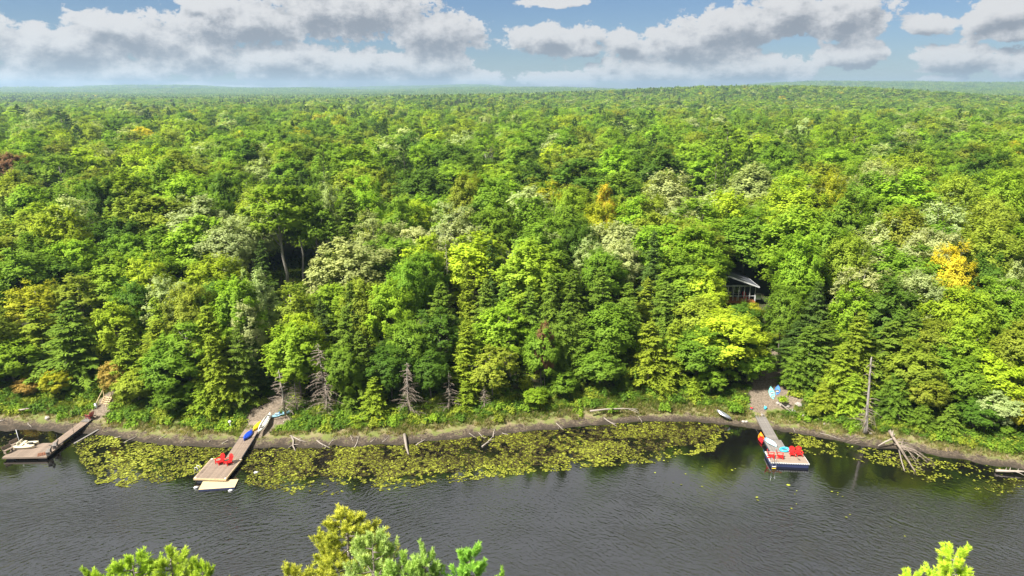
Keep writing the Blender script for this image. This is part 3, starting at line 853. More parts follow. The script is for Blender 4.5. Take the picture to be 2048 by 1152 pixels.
# px x, px top, px width, kind, tint, metres behind the waterline (or -height for trees placed by their height)
SPOTS = [
    # the bank, left to right
    (12, 680, 110, 'm', 'bright', 9), (66, 612, 130, 'h', 'needlelight', 12), (50, 758, 80, 'm', 'orange', 6.5), (108, 742, 60, 'm', 'gold', 6.5), (130, 598, 150, 'h', 'needle', 10), (182, 648, 100, 'h', 'needle', 11.5),
    (222, 606, 90, 'm', 'lime', 13), (232, 722, 60, 'm', 'orange', 6.4), (252, 655, 90, 'c', 'needlelight', 7.6), (300, 640, 100, 'c', 'needlelight', 8.5), (268, 740, 80, 'm', 'olive', 6.0), (330, 690, 100, 'm', 'mid', 6.6), (362, 640, 110, 'b', 'mid', 8),
    (402, 610, 100, 'c', 'needlelight', 9), (432, 668, 90, 'h', 'needlelight', 7.5), (468, 640, 70, 'h', 'needle', 9), (345, 770, 70, 'm', 'mid', 5.2), (398, 760, 70, 'h', 'needlelight', 5.8), (500, 668, 60, 'h', 'needledark', 11),
    (588, 655, 100, 'm', 'bright', 9.5), (596, 628, 70, 'm', 'lime', 14), (562, 735, 88, 'd', 'grey', 6.2), (588, 752, 70, 'd', 'grey', 7.6), (642, 685, 84, 'd', 'grey', 7), (650, 762, 60, 'd', 'grey', 5.4), (690, 612, 100, 'h', 'needle', 9.5),
    (682, 690, 80, 'm', 'mid', 7.5), (728, 660, 80, 'h', 'needle', 8.2), (745, 752, 62, 'h', 'needlelight', 5.6), (700, 770, 60, 'h', 'needle', 6.2), (778, 690, 90, 'm', 'dark', 8), (813, 722, 72, 'd', 'tan', 5.0), (820, 640, 90, 'm', 'mid', 10),
    (860, 700, 80, 'm', 'dark', 7.4), (897, 742, 60, 'd', 'grey', 5.2), (880, 610, 100, 'b', 'dark', 12), (935, 640, 80, 'c', 'needlelight', 8), (985, 690, 100, 'b', 'olive', 6.4), (968, 765, 80, 'd', 'grey', 5.0), (1020, 628, 40, 'd', 'grey', 10), (930, 760, 46, 'h', 'needlelight', 5.4),
    (1010, 610, 90, 'm', 'bright', 12), (1085, 655, 74, 'm', 'mid', 7.4), (1092, 650, 36, 'm', 'rust', 6.9), (1072, 778, 62, 'm', 'bright', 3.8), (1128, 745, 90, 'm', 'mid', 5.2), (1130, 600, 90, 'h', 'needle', 9.5), (1172, 640, 80, 'h', 'needle', 8.4),
    (1222, 612, 90, 'm', 'mid', 8.6), (1200, 700, 80, 'm', 'mid', 6.4), (1264, 600, 80, 'h', 'needle', 9.2), (1252, 745, 90, 'h', 'needle', 5.4), (1306, 640, 100, 'h', 'needlelight', 7), (1352, 640, 90, 'h', 'needlelight', 7.6), (1340, 742, 70, 'h', 'needlelight', 5),
    (1402, 655, 120, 'm', 'mid', 7.6), (1462, 622, 140, 'm', 'lime', 9.2), (1500, 690, 90, 'm', 'mid', 8), (1426, 735, 100, 'm', 'mid', 5), (1398, 600, 90, 'm', 'olive', 13), (1392, 752, 60, 'h', 'needlelight', 4.6),
    (1592, 640, 80, 'h', 'needledark', 14), (1622, 650, 90, 'h', 'needle', 11), (1596, 700, 66, 'h', 'needle', 9), (1658, 640, 90, 'h', 'needle', 12), (1718, 622, 110, 'h', 'needlelight', 9.5), (1690, 690, 90, 'h', 'needlelight', 7), (1652, 760, 80, 'h', 'needlelight', 5.2),
    (1710, 745, 80, 'h', 'needlelight', 5.8), (1785, 640, 110, 'h', 'needle', 10.5), (1832, 690, 90, 'm', 'olive', 8.5), (1800, 740, 90, 'h', 'needle', 6.5), (1858, 745, 80, 'm', 'olive', 7), (1850, 800, 60, 'h', 'needle', 4.8), (1906, 805, 64, 'h', 'needle', 5),
    (1900, 690, 90, 'm', 'mid', 11), (1942, 720, 80, 'm', 'mid', 9), (1996, 705, 110, 'm', 'lime', 10), (1958, 800, 60, 'm', 'dark', 6), (2010, 782, 84, 'm', 'pale', 7), (2016, 850, 70, 'm', 'mid', 5.4), (2050, 640, 90, 'm', 'olive', 11), (2045, 800, 60, 'm', 'gold', 6.5),
    # second and third rows
    (30, 500, 120, 'm', 'mid', 25), (60, 560, 110, 'b', 'gold', 18), (150, 480, 110, 'm', 'bright', 33), (150, 545, 110, 'b', 'olive', 21), (108, 520, 100, 'm', 'dark', 28), (222, 518, 110, 'm', 'bright', 24), (290, 498, 90, 'm', 'bright', 29), (250, 470, 90, 'm', 'mid', 36),
    (262, 560, 80, 'm', 'dark', 17), (330, 550, 90, 'b', 'pale', 16), (310, 590, 80, 'h', 'needlelight', 12), (372, 565, 90, 'm', 'olive', 13), (428, 515, 110, 'm', 'lime', 24), (470, 560, 90, 'm', 'bright', 15), (510, 545, 80, 'm', 'pale', 18), (490, 600, 80, 'b', 'pale', 13), (580, 560, 105, 'b', 'olive', 19),
    (620, 630, 70, 'b', 'lime', 12), (640, 600, 80, 'h', 'needledark', 15), (700, 480, 140, 'm', 'tan', 31), (726, 560, 90, 'm', 'olive', 17), (780, 562, 100, 'm', 'bright', 16), (700, 560, 80, 'h', 'needle', 16), (812, 520, 90, 'm', 'mid', 23), (850, 505, 90, 'm', 'mid', 27), (885, 560, 100, 'h', 'needle', 15), (940, 520, 60, 'c', 'needlelight', 20),
    (880, 435, 60, 'x', 'grey', 40), (895, 480, 40, 'd', 'rust', 28), (935, 425, 90, 'm', 'pale', 42), (985, 420, 110, 'm', 'mid', 43), (900, 400, 90, 'b', 'pale', 52), (1018, 468, 50, 'x', 'grey', 30), (985, 480, 60, 'h', 'needledark', 28), (965, 555, 80, 'h', 'needle', 15), (1012, 560, 80, 'h', 'needle', 15),
    (1062, 490, 120, 'm', 'bright', 24), (1105, 510, 100, 'm', 'mid', 24), (1180, 465, 70, 'b', 'pale', 31), (1060, 570, 80, 'h', 'needle', 12.5), (1105, 545, 70, 'h', 'needle', 18), (1150, 545, 80, 'h', 'needle', 18), (1200, 530, 80, 'h', 'needle', 20), (1245, 480, 80, 'm', 'pale', 30), (1292, 555, 70, 'h', 'needlelight', 17),
    (1340, 560, 90, 'h', 'needle', 15), (1255, 560, 80, 'h', 'needle', 15), (1330, 450, 130, 'm', 'bright', 36), (1385, 440, 140, 'm', 'olive', 36), (1402, 455, 110, 'm', 'bright', 29), (1380, 520, 110, 'm', 'mid', 22), (1415, 540, 84, 'm', 'lime', 20), (1310, 435, 100, 'm', 'olive', 41),
    (1600, 420, 130, 'm', 'bright', 36), (1612, 470, 100, 'm', 'bright', 26), (1572, 575, 70, 'm', 'mid', 17), (1662, 450, 110, 'm', 'mid', 33), (1700, 470, 90, 'm', 'olive', 29), (1640, 560, 80, 'h', 'needledark', 16), (1740, 525, 110, 'b', 'pale', 23), (1720, 570, 90, 'm', 'bright', 17), (1790, 565, 100, 'm', 'dark', 17),
    (1912, 490, 90, 'm', 'yellow', 27), (1872, 455, 110, 'm', 'pale', 34), (1850, 540, 110, 'm', 'pale', 20), (1910, 570, 120, 'm', 'lime', 17), (1960, 590, 100, 'm', 'bright', 15), (1990, 450, 120, 'm', 'olive', 35), (2010, 560, 110, 'm', 'mid', 19), (2040, 530, 60, 'm', 'tan', 23), (1980, 510, 80, 'm', 'dark', 27), (1830, 620, 90, 'h', 'needle', 13), (1880, 640, 90, 'm', 'olive', 13), (1930, 650, 90, 'm', 'bright', 12),
    # the wood behind
    (555, 365, 120, 't', 'bright', -19), (592, 372, 90, 't', 'mid', -18), (628, 400, 80, 't', 'mid', -17), (510, 380, 110, 'm', 'olive', 56), (450, 440, 100, 'm', 'pale', 38), (400, 440, 110, 'm', 'bright', 40), (340, 400, 120, 'm', 'olive', 50), (280, 395, 110, 'm', 'olive', 50), (230, 440, 90, 'm', 'dark', 44),
    (60, 430, 110, 'm', 'olive', 42), (130, 390, 110, 'b', 'pale', 50), (30, 350, 90, 'm', 'olive', -16), (20, 307, 90, 'm', 'rust', -17), (190, 362, 100, 'm', 'dark', 60), (250, 350, 110, 'm', 'bright', 64), (380, 342, 120, 'm', 'bright', 66), (440, 350, 90, 'm', 'dark', 62), (320, 330, 100, 'm', 'mid', 70),
    (655, 355, 60, 'b', 'tan', 60), (690, 372, 90, 'h', 'needle', 55), (720, 350, 90, 'm', 'bright', 64), (660, 430, 70, 'h', 'needle', 44), (740, 420, 90, 'b', 'tan', 42), (800, 400, 100, 'm', 'mid', 50), (845, 340, 110, 'm', 'dark', -17), (760, 345, 80, 'm', 'olive', -16), (990, 360, 120, 'm', 'mid', 62), (930, 350, 90, 'm', 'olive', 64),
    (1100, 355, 80, 'b', 'gold', 62), (1145, 372, 90, 'm', 'bright', 58), (1212, 376, 42, 'm', 'yellow', 60), (1198, 410, 80, 'm', 'gold', 50), (1135, 410, 100, 'm', 'mid', 48), (1060, 400, 100, 'm', 'mid', 50), (1160, 450, 80, 'm', 'dark', 36), (1270, 400, 80, 'm', 'bright', 50), (1340, 345, 90, 'm', 'pale', 66), (1365, 395, 80, 'b', 'pale', 50),
    (1432, 365, 110, 'b', 'pale', 60), (1300, 390, 90, 'm', 'olive', 54), (1510, 330, 90, 'm', 'tan', -17), (1460, 385, 90, 'm', 'lime', 50), (1600, 355, 130, 'm', 'lime', 62), (1660, 348, 70, 'm', 'gold', 64), (1740, 340, 110, 'm', 'mid', 66), (1810, 345, 120, 'm', 'bright', 62), (1900, 390, 120, 'b', 'pale', 52), (1985, 390, 110, 'm', 'olive', 52),
    (1760, 420, 90, 'b', 'pale', 42), (1820, 420, 90, 'm', 'olive', 42), (1930, 345, 100, 'm', 'olive', 62), (2020, 350, 100, 'm', 'bright', 60), (1700, 395, 90, 'm', 'mid', 50), (640, 350, 70, 'm', 'dark', -16),
    # trees that stand out farther off
    (280, 258, 90, 'm', 'yellow', -16), (300, 275, 60, 'm', 'gold', -15), (482, 263, 26, 'm', 'yellow', -15), (262, 212, 100, 'm', 'tan', -20), (1460, 252, 100, 'p', 'needle', -22), (1715, 250, 110, 'p', 'needlelight', -21), (1520, 262, 60, 'b', 'tan', -17), (2028, 286, 36, 'm', 'yellow', -15), (1240, 232, 50, 'p', 'needledark', -20),
    (36, 210, 66, 'p', 'needledark', -22), (118, 222, 60, 'p', 'needledark', -22), (612, 212, 50, 'p', 'needledark', -20), (668, 211, 40, 'p', 'needledark', -20), (850, 212, 44, 'p', 'needledark', -20), (1560, 268, 50, 'p', 'needle', -18), (440, 250, 70, 'm', 'dark', -16), (835, 262, 60, 'm', 'bright', -16), (745, 282, 70, 'm', 'olive', -16),
    (90, 262, 90, 'm', 'lime', -16), (330, 300, 110, 'm', 'bright', -16), (640, 240, 60, 'm', 'mid', -17), (1060, 245, 50, 'm', 'bright', -17), (1220, 262, 60, 'm', 'bright', -17), (1325, 290, 70, 'm', 'olive', -16), (1930, 240, 60, 'p', 'tan', -20), (1640, 260, 60, 'm', 'bright', -16), (980, 290, 50, 'x', 'grey', -15), (540, 265, 70, 'm', 'bright', -16), (505, 300, 60, 'b', 'tan', -15),
]
# openings the photograph keeps clear: px x0, x1, lowest row, metres from the camera they reach
WINDOWS = [(1458, 1526, 606, 109), (545, 600, 548, 130), (600, 655, 572, 128), (1508, 1586, 806, 88), (520, 550, 652, 97), (364, 396, 562, 108), (440, 470, 545, 108)]

trees = []      # dicts: x y z h r kind tint listed


def px_of(x, y, z):
    c, s = math.cos(PITCH), math.sin(PITCH)
    dep = y * c - (z - CAM_H) * s
    up = y * s + (z - CAM_H) * c
    return 1024 + FPX * x / dep, 576 - FPX * up / dep, dep


def add_spot(px, py, w, kind, tint, s):
    dr = px_dir(px, py)
    lo, hi = 72.0, 1500.0
    if s > 0:
        d = 75.0
        for _ in range(30):
            x = dr.x / dr.y * d
            d = float(np.interp(x, _sx, _sy)) + s
    else:
        d = 90.0
        while d < 1500:
            x = dr.x / dr.y * d
            if CAM_H + dr.z / dr.y * d - gz(x, d) <= -s: break
            d *= 1.01
    x = dr.x / dr.y * d
    z = gz(x, d)
    top = CAM_H + dr.z / dr.y * d
    h = top - z
    dep = px_of(x, d, top)[2]
    trees.append(dict(x=x, y=d, z=z, h=h, r=w / 2 * dep / FPX, kind=kind, tint=tint, px=px, py=py, listed=True, s=s if s > 0 else d - float(np.interp(x, _sx, _sy))))


for q in SPOTS: add_spot(*q)

# the rest of the wood, filled in between by dart throwing on a coarse grid
cell = 4.0
grid = {}


def near_any(x, y, r):
    k = int(math.ceil(r / cell)); i, j = int(x // cell), int(y // cell)
    for a in range(i - k, i + k + 1):
        for b in range(j - k, j + k + 1):
            for (u, v, q) in grid.get((a, b), ()):
                if (u - x) ** 2 + (v - y) ** 2 < (r * .5 + q * .5) ** 2: return True
    return False


def put(x, y, r): grid.setdefault((int(x // cell), int(y // cell)), []).append((x, y, r))


for q in trees: put(q['x'], q['y'], min(q['r'] * 1.6, 6.5))


def clip_height(x, y, h, r, z):
    """the height a tree may have without standing in one of the openings"""
    a, b, dep = px_of(x, y, z + h)
    wpx = r * FPX / dep
    for (x0, x1, row, reach) in WINDOWS:
        if y < reach + 1 and a + wpx * .75 > x0 and a - wpx * .75 < x1:
            zz = CAM_H + px_dir(a, row).z / px_dir(a, row).y * y
            h = min(h, zz - z)
    return h


def pick(table):
    u = rnd.random() * sum(w for _, w in table)
    for k, w in table:
        u -= w
        if u <= 0: return k
    return table[-1][0]


near_tints = [('bright', 26), ('mid', 30), ('lime', 12), ('olive', 15), ('pale', 7), ('dark', 10), ('gold', 1.0), ('tan', 1.5), ('orange', .2)]
far_tints = [('bright', 22), ('mid', 30), ('lime', 11), ('olive', 20), ('pale', 5), ('dark', 12), ('gold', 1.0), ('tan', 2), ('yellow', .15), ('rust', .15)]
fill = []
tries = 0
for ring, (d0, d1, sp, n) in enumerate([(79, 150, 6.0, 9000), (150, 330, 9.8, 18000), (330, 720, 11.5, 55000)]):
    for _ in range(n):
        d = math.sqrt(rnd.uniform(d0 * d0, d1 * d1))
        x = rnd.uniform(-1, 1) * (1.05 * d + 45)
        s = d - float(np.interp(x, _sx, _sy))
        if s < 9: continue
        if near_any(x, d, sp): continue
        z = gz(x, d) if d < 330 else 6.0
        conif = (.28 if s < 30 and -20 < x < 50 else .08) if d < 170 else (.07 if d < 330 else .16)
        if rnd.random() < conif:
            kind = 'h' if (d < 150 or rnd.random() < .35) else 'p'
            tint = pick([('needle', 5), ('needledark', 4), ('needlelight', 2)])
            h = rnd.uniform(12, 17) if kind == 'h' else rnd.uniform(15, 21)
            r = rnd.uniform(2.3, 3.3)
        else:
            kind = 'b' if rnd.random() < .12 else 'm'
            tint = pick(near_tints if d < 200 else far_tints)
            h = rnd.uniform(10.5, 15.5) if d < 150 else rnd.uniform(9.5, 17.5); r = rnd.uniform(3.5, 5.8)
        if s < 22: h *= .72
        if d < 140:
            h = clip_height(x, d, h, r, z)
            if h < 3: continue
        if math.hypot(x - 31.5, d - 110) < 9.0 or math.hypot(x + 50, d - 128) < 6: continue
        if kind in 'mb' and d > 150: r *= 1.42; h *= 1.08
        put(x, d, sp)
        fill.append(dict(x=x, y=d, z=z, h=h, r=min(r, h * .42), kind=kind, tint=tint, listed=False, s=s))
_gx = np.array([f['x'] for f in fill]); _gy = np.array([f['y'] for f in fill])
for f, zz in zip(fill, ground_z(_gx, _gy)): f['z'] = float(zz)

# which of them show largest: paint the crowns front to back into a coarse raster
RW, RH = 512, 288
own = np.zeros((RH, RW), bool)
allt = trees + fill
allt.sort(key=lambda q: q['y'])
for q in allt:
    tx, ty, dep = px_of(q['x'], q['y'], q['z'] + q['h'])
    bx_, by_, _ = px_of(q['x'], q['y'], q['z'] + q['h'] * .1)
    q['px'] = tx; q['cy'] = (ty + by_) / 2
    w = q['r'] * FPX / dep
    x0, x1 = int((tx - w) / 4), int((tx + w) / 4) + 1
    y0, y1 = int(ty / 4), int(by_ / 4) + 1
    x0c, x1c, y0c, y1c = max(0, x0), min(RW, x1), max(0, y0), min(RH, y1)
    q['vis'] = 0
    if x0c >= x1c or y0c >= y1c: continue
    yy, xx = np.mgrid[y0c:y1c, x0c:x1c]
    v = (yy * 4 + 2 - ty) / max(by_ - ty, 1)
    u = np.abs(xx * 4 + 2 - tx) / w
    m = (u < np.clip(v * 1.15, 0, 1)) if q['kind'] in 'hcd' else ((u ** 2 + (np.clip(.5 - v, 0, 1) * 2) ** 2) < 1)
    sub = own[y0c:y1c, x0c:x1c]
    q['vis'] = int((m & ~sub).sum())
    sub |= m
singles = [q for q in allt if q['listed']]
rest = sorted([q for q in allt if not q['listed'] and -60 < q['px'] < 2108], key=lambda q: -q['vis'])
singles += rest[:max(0, 318 - len(singles))]
ids = {id(q) for q in singles}
mass = [q for q in allt if id(q) not in ids]

# ---- words for the trees
LAND = [(20, 'the left swim platform'), (205, 'the wooden stairs'), (340, 'the left lily bed'), (505, 'the middle dock'), (600, 'the blue kayaks'), (812, 'the white beached log'), (1010, 'the crossed driftwood'),
        (1250, 'the dark mud bank'), (1450, 'the grey canoe'), (1545, 'the right dock'), (1740, 'the broken snag'), (1850, 'the fallen root tree'), (2030, 'the far right log')]


def row_words(q):
    s = q['s']
    if s < 9: return 'on the bank'
    if s < 16: return 'second row'
    if s < 34: return 'third row'
    if s < 75: return 'mid wood'
    if s < 170: return 'upper wood'
    return 'distant wood'


def land_words(px):
    x, w = min(LAND, key=lambda l: abs(l[0] - px))
    dx = px - x
    return ('behind ' if abs(dx) < 22 else ('left of ' if dx < 0 else 'right of ')) + w


ORD = ['first', 'second', 'third', 'fourth', 'fifth', 'sixth', 'seventh', 'eighth', 'ninth', 'tenth', 'eleventh', 'twelfth', 'thirteenth', 'fourteenth', 'fifteenth', 'sixteenth', 'seventeenth', 'eighteenth', 'nineteenth', 'twentieth']
byl = {}
for q in singles:
    w = (CW[q['tint']] + ' ' if q['kind'] not in 'dx' else '') + KW[q['kind']] + ', ' + row_words(q) + ', ' + land_words(q['px'])
    byl.setdefault(w, []).append(q)
for w, qs in byl.items():
    if len(qs) == 1: qs[0]['label'] = w; continue
    qs.sort(key=lambda q: q['px'])
    for i, q in enumerate(qs): q['label'] = w + ', ' + ORD[min(i, 19)] + ' from left'

NAMES = {'m': 'maple_tree', 't': 'maple_tree', 'b': 'birch_tree', 'h': 'hemlock_tree', 'c': 'cedar_tree', 'p': 'white_pine_tree', 'd': 'dead_hemlock', 'x': 'bare_tree'}
GROUPS = {'m': 'broadleaf trees of the wood', 't': 'broadleaf trees of the wood', 'b': 'birches of the wood', 'h': 'hemlocks of the wood', 'c': 'cedars near the shore', 'p': 'white pines of the wood', 'd': 'dead hemlocks on the bank', 'x': 'bare dead trees'}


def jitter_tint(t, r, a=.13):
    k = 1 + r.uniform(-a, a)
    return [max(0.0, c * k * (1 + r.uniform(-a * .35, a * .35))) for c in t]


def plant(q, i):
    var = TREES[KINDS[q['kind']]]
    name, parts, H, Rr = var[i % len(var)]
    root = empty(NAMES[q['kind']], (q['x'], q['y'], q['z'] - .1), rnd.uniform(0, 6.28), q.get('label'), 'tree', GROUPS[q['kind']])
    sz = q['h'] / H; sx_ = q['r'] / Rr
    sx_ = min(max(sx_, sz * .55), sz * 1.9)
    root.scale = (sx_ * rnd.uniform(.95, 1.05), sx_ * rnd.uniform(.95, 1.05), sz)
    if q['kind'] in 'hcd': root.rotation_euler[0] = rnd.uniform(-.07, .07); root.rotation_euler[1] = rnd.uniform(-.05, .05)
    else: root.rotation_euler[0] = rnd.uniform(-.05, .05)
    tint = jitter_tint(TINT[q['tint']], rnd) + [1.0]
    for pn, me in parts:
        o = link_mesh(pn, me, root)
        if pn == 'crown': o['tint'] = tint
    return root


for i, q in enumerate(singles): plant(q, rnd.randrange(60))


# ---- masses of trees as instanced points
def scatter(name, pts, rotz, scl, idx, tint, meshes, label, kind='stuff'):
    """one object whose geometry nodes put one of the given meshes on every point"""
    col = bpy.data.collections.new(name + '_shapes')
    for i, ml in enumerate(meshes):
        o = bpy.data.objects.new('%s_shape_%03d' % (name, i), ml)
        col.objects.link(o)
    me = bpy.data.meshes.new(name)
    n = len(pts)
    me.vertices.add(n); me.vertices.foreach_set('co', np.asarray(pts, np.float32).ravel())
    for nm, ty, arr, fld in (('rz', 'FLOAT', rotz, 'value'), ('scl', 'FLOAT_VECTOR', scl, 'vector'), ('pick', 'INT', idx, 'value'), ('tint', 'FLOAT_COLOR', tint, 'color')):
        a = me.attributes.new(nm, ty, 'POINT')
        a.data.foreach_set(fld, np.asarray(arr, np.int32 if ty == 'INT' else np.float32).ravel())
    o = link_mesh(name, me)
    g = bpy.data.node_groups.new(name + '_nodes', 'GeometryNodeTree')
    g.interface.new_socket('Geometry', in_out='INPUT', socket_type='NodeSocketGeometry')
    g.interface.new_socket('Geometry', in_out='OUTPUT', socket_type='NodeSocketGeometry')
    N, L = g.nodes, g.links
    gi = N.new('NodeGroupInput'); go = N.new('NodeGroupOutput')
    ip = N.new('GeometryNodeInstanceOnPoints')
    ci = N.new('GeometryNodeCollectionInfo'); ci.inputs['Collection'].default_value = col
    ci.inputs['Separate Children'].default_value = True; ci.inputs['Reset Children'].default_value = True

    def na(nm, ty):
        q = N.new('GeometryNodeInputNamedAttribute'); q.data_type = ty; q.inputs['Name'].default_value = nm
        return q.outputs['Attribute']
    cx = N.new('ShaderNodeCombineXYZ'); L.new(na('rz', 'FLOAT'), cx.inputs[2])
    L.new(gi.outputs[0], ip.inputs['Points']); L.new(ci.outputs[0], ip.inputs['Instance'])
    ip.inputs['Pick Instance'].default_value = True
    L.new(na('pick', 'INT'), ip.inputs['Instance Index'])
    L.new(cx.outputs[0], ip.inputs['Rotation']); L.new(na('scl', 'FLOAT_VECTOR'), ip.inputs['Scale'])
    L.new(ip.outputs[0], go.inputs[0])
    md = o.modifiers.new('scatter', 'NODES'); md.node_group = g
    return tag(o, label, kind=kind)


# full shapes for the near part of the mass, lighter ones beyond
CROWNY = .5
near_set = [p[1][0][1] for k in ('maple', 'birch', 'hemlock', 'pine') for p in TREES[k]]
near_off = {}; o_ = 0
for k in ('maple', 'birch', 'hemlock', 'pine'):
    near_off[k] = (o_, len(TREES[k]), TREES[k][0][2], TREES[k][0][3]); o_ += len(TREES[k])


def light_shapes(nl, ns, nf, leaf, nb, hl, tufts, n):
    out = []
    for k in range(n):
        V, F, var, _, _ = broad_crown(300 + k, 14., 4.3, base=.25, nl=nl, ns=ns, nf=nf, leaf=leaf, lobe=.43, spike=.45)
        out.append(raw_mesh('crown', V, F, M_LEAF, var=.5 + (var - .5) * .6, nrm=bn(var)))
    for k in range(2):
        V, F, var = hemlock_crown(330 + k, 16., 3.2, nb=nb, leaf=hl, tw=1, width=.3)
        out.append(raw_mesh('crown', V, F, M_NEEDLE, var=var))
    for k in range(3):
        V, F, var = pine_crown(350 + k, 19., 3.6, nb=30, leaf=hl * 1.1, tufts=tufts, nf=6, base=.3)
        out.append(raw_mesh('crown', V, F, M_NEEDLE, var=var))
    return out


mid_set = light_shapes(54, 10, 9, .34, 70, .5, 10, 5)
low_set = light_shapes(34, 6, 5, .70, 36, .95, 4, 4)


def mass_arrays(qs, level):
    pts, rz, sc, ix, tn = [], [], [], [], []
    for q in qs:
        k = KINDS[q['kind']]
        pts.append((q['x'], q['y'], q['z'] - .1)); rz.append(rnd.uniform(0, 6.28))
        if level == 'near':
            off, n, H, Rr = near_off[k]; ix.append(off + rnd.randrange(n))
        else:
            nm = 5 if level == 'mid' else 4
            if k in ('maple', 'birch'): ix.append(rnd.randrange(nm)); H, Rr = 14., 4.3
            elif k == 'hemlock': ix.append(nm + rnd.randrange(2)); H, Rr = 16., 3.2
            else: ix.append(nm + 2 + rnd.randrange(3)); H, Rr = 19., 3.6
        a, b = q['h'] / H, q['r'] / Rr
        b = min(max(b, a * .6), a * 1.9)
        sc.append((b, b, a)); tn.append(jitter_tint(TINT[q['tint']], rnd) + [1.0])
    return pts, rz, sc, ix, tn


a = mass_arrays([q for q in mass if q['y'] < 230], 'near')
scatter('forest', *a, near_set, 'trees of the wood seen between and behind the nearer crowns')
a = mass_arrays([q for q in mass if q['y'] >= 230], 'mid')
scatter('distant_forest', *a, mid_set, 'continuous green treetops of the wood farther inland')

# far forest to 2.6 km, then groves on the ridges
npr = np.random.default_rng(5)


def far_points(d0, d1, step, wide=1.05):
    n = int(wide * (d1 * d1 - d0 * d0) / (step * step))
    d = np.sqrt(npr.uniform(d0 * d0, d1 * d1, n)); x = npr.uniform(-1, 1, n) * (wide * d + 20)
    return x, d


keys = [k for k, _ in far_tints]; wts = np.array([w for _, w in far_tints]); wts = wts / wts.sum()
tarr = np.array([TINT[k] for k in keys])


def far_scatter(name, d0, d1, step, label, grove=1.0, low=None, nb=4):
    x, d = far_points(d0, d1, step)
    z = ground_z(x, d)
    n = len(x)
    # stands of conifer and of broadleaf rather than an even mix
    con = npr.random(n) < np.clip(.10 + np.clip((d - 900) / 1200, 0, 1) * .28 + .25 * vnoise(x, d, 120 * grove, 21) + .2 * vnoise(x, d, 420, 22), .03, .8)
    idx = np.where(con, np.where(npr.random(n) < .3, nb + npr.integers(0, 2, n), nb + 2 + npr.integers(0, 3, n)), npr.integers(0, nb, n))
    h = np.where(con, npr.uniform(12, 17.5, n), npr.uniform(11, 16.5, n)); rr = np.where(con, npr.uniform(2.2, 3.6, n), npr.uniform(5.0, 8.8, n)) * (1 if grove == 1 else 1)
    H0 = np.where(con, np.where(idx < nb + 2, 16., 19.), 14.); R0 = np.where(con, np.where(idx < nb + 2, 3.2, 3.6), 4.3)
    sc = np.stack([rr / R0 * grove, rr / R0 * grove, h / H0], -1)
    tn = tarr[npr.choice(len(keys), n, p=wts)]
    ct = np.array([TINT['needle'], TINT['needledark'], TINT['needle'], (.12, .15, .05)])[npr.integers(0, 4, n)]
    tn = np.where(con[:, None], ct, tn) * (1 + npr.uniform(-.14, .14, (n, 1)))
    tn = np.concatenate([tn, np.ones((n, 1))], 1)
    scatter(name, np.stack([x, d, z - .2], -1), npr.uniform(0, 6.28, n), sc, idx, tn, low, label)


far_scatter('far_forest', 720, 2600, 14, 'far treetops merging into one green carpet', low=low_set)


def grove_shape(seed):
    g = random.Random(seed)
    Vs, Fs, vs = [], [], []; o = 0
    for k in range(16):
        x, y = g.uniform(-26, 26), g.uniform(-26, 26)
        con = g.random() < .4
        if con: V, F, var = pine_crown(seed * 20 + k, 17., 3.4, nb=8, leaf=1.6, tufts=2, nf=3)
        else: V, F, var, _, _ = broad_crown(seed * 20 + k, 13., 4.6, nl=9, ns=3, nf=3, leaf=1.6, base=.2, lobe=.45); bn(var)
        V = V + np.array([x, y, g.uniform(-2, 1)])
        Vs.append(V); Fs.append(F + o); vs.append(var * (.4 if con else 1)); o += len(V)
    return raw_mesh('grove', np.concatenate(Vs), np.concatenate(Fs), M_LEAF, var=np.concatenate(vs))


gs = [grove_shape(k) for k in range(4)]
x, d = far_points(2600, 8200, 44)
z = ground_z(x, d); n = len(x)
tn = tarr[npr.choice(len(keys), n, p=wts)] * .8 + np.array(TINT['mid']) * .2
scatter('ridge_forest', np.stack([x, d, z - 1], -1), npr.uniform(0, 6.28, n), np.stack([npr.uniform(1, 1.5, n)] * 2 + [npr.uniform(.9, 1.25, n)], -1), npr.integers(0, 4, n),
        np.concatenate([tn, np.ones((n, 1))], 1), gs, 'wooded ridges along the horizon')

# ------------------------------------------------------------------ air
HAZE = 0.00014
hb = MB(); hb.box((0, 0, 60), (17000, 17000, 150))
hm = bpy.data.materials.new('air'); hm.use_nodes = True
t = NT(hm.node_tree)
for nd in list(t.N):
    if nd.type != 'OUTPUT_MATERIAL': t.N.remove(nd)
pv = t.n('ShaderNodeVolumePrincipled')
pv.inputs['Color'].default_value = (0.50, 0.72, 0.93, 1)
pv.inputs['Anisotropy'].default_value = 0.3
pv.inputs['Density'].default_value = HAZE
t.L.new(pv.outputs[0], t.N['Material Output'].inputs['Volume'])
tag(hb.build('haze', hm), 'pale blue summer haze', kind='stuff')

# ------------------------------------------------------------------ lily pads and shore plants


def in_poly(x, y, poly):
    c = np.zeros(len(x), bool); n = len(poly)
    for i in range(n):
        x0, y0 = poly[i]; x1, y1 = poly[(i + 1) % n]
        if y0 == y1: continue
        m = ((y0 > y) != (y1 > y)) & (x < (x1 - x0) * (y - y0) / (y1 - y0) + x0)
        c ^= m
    return c


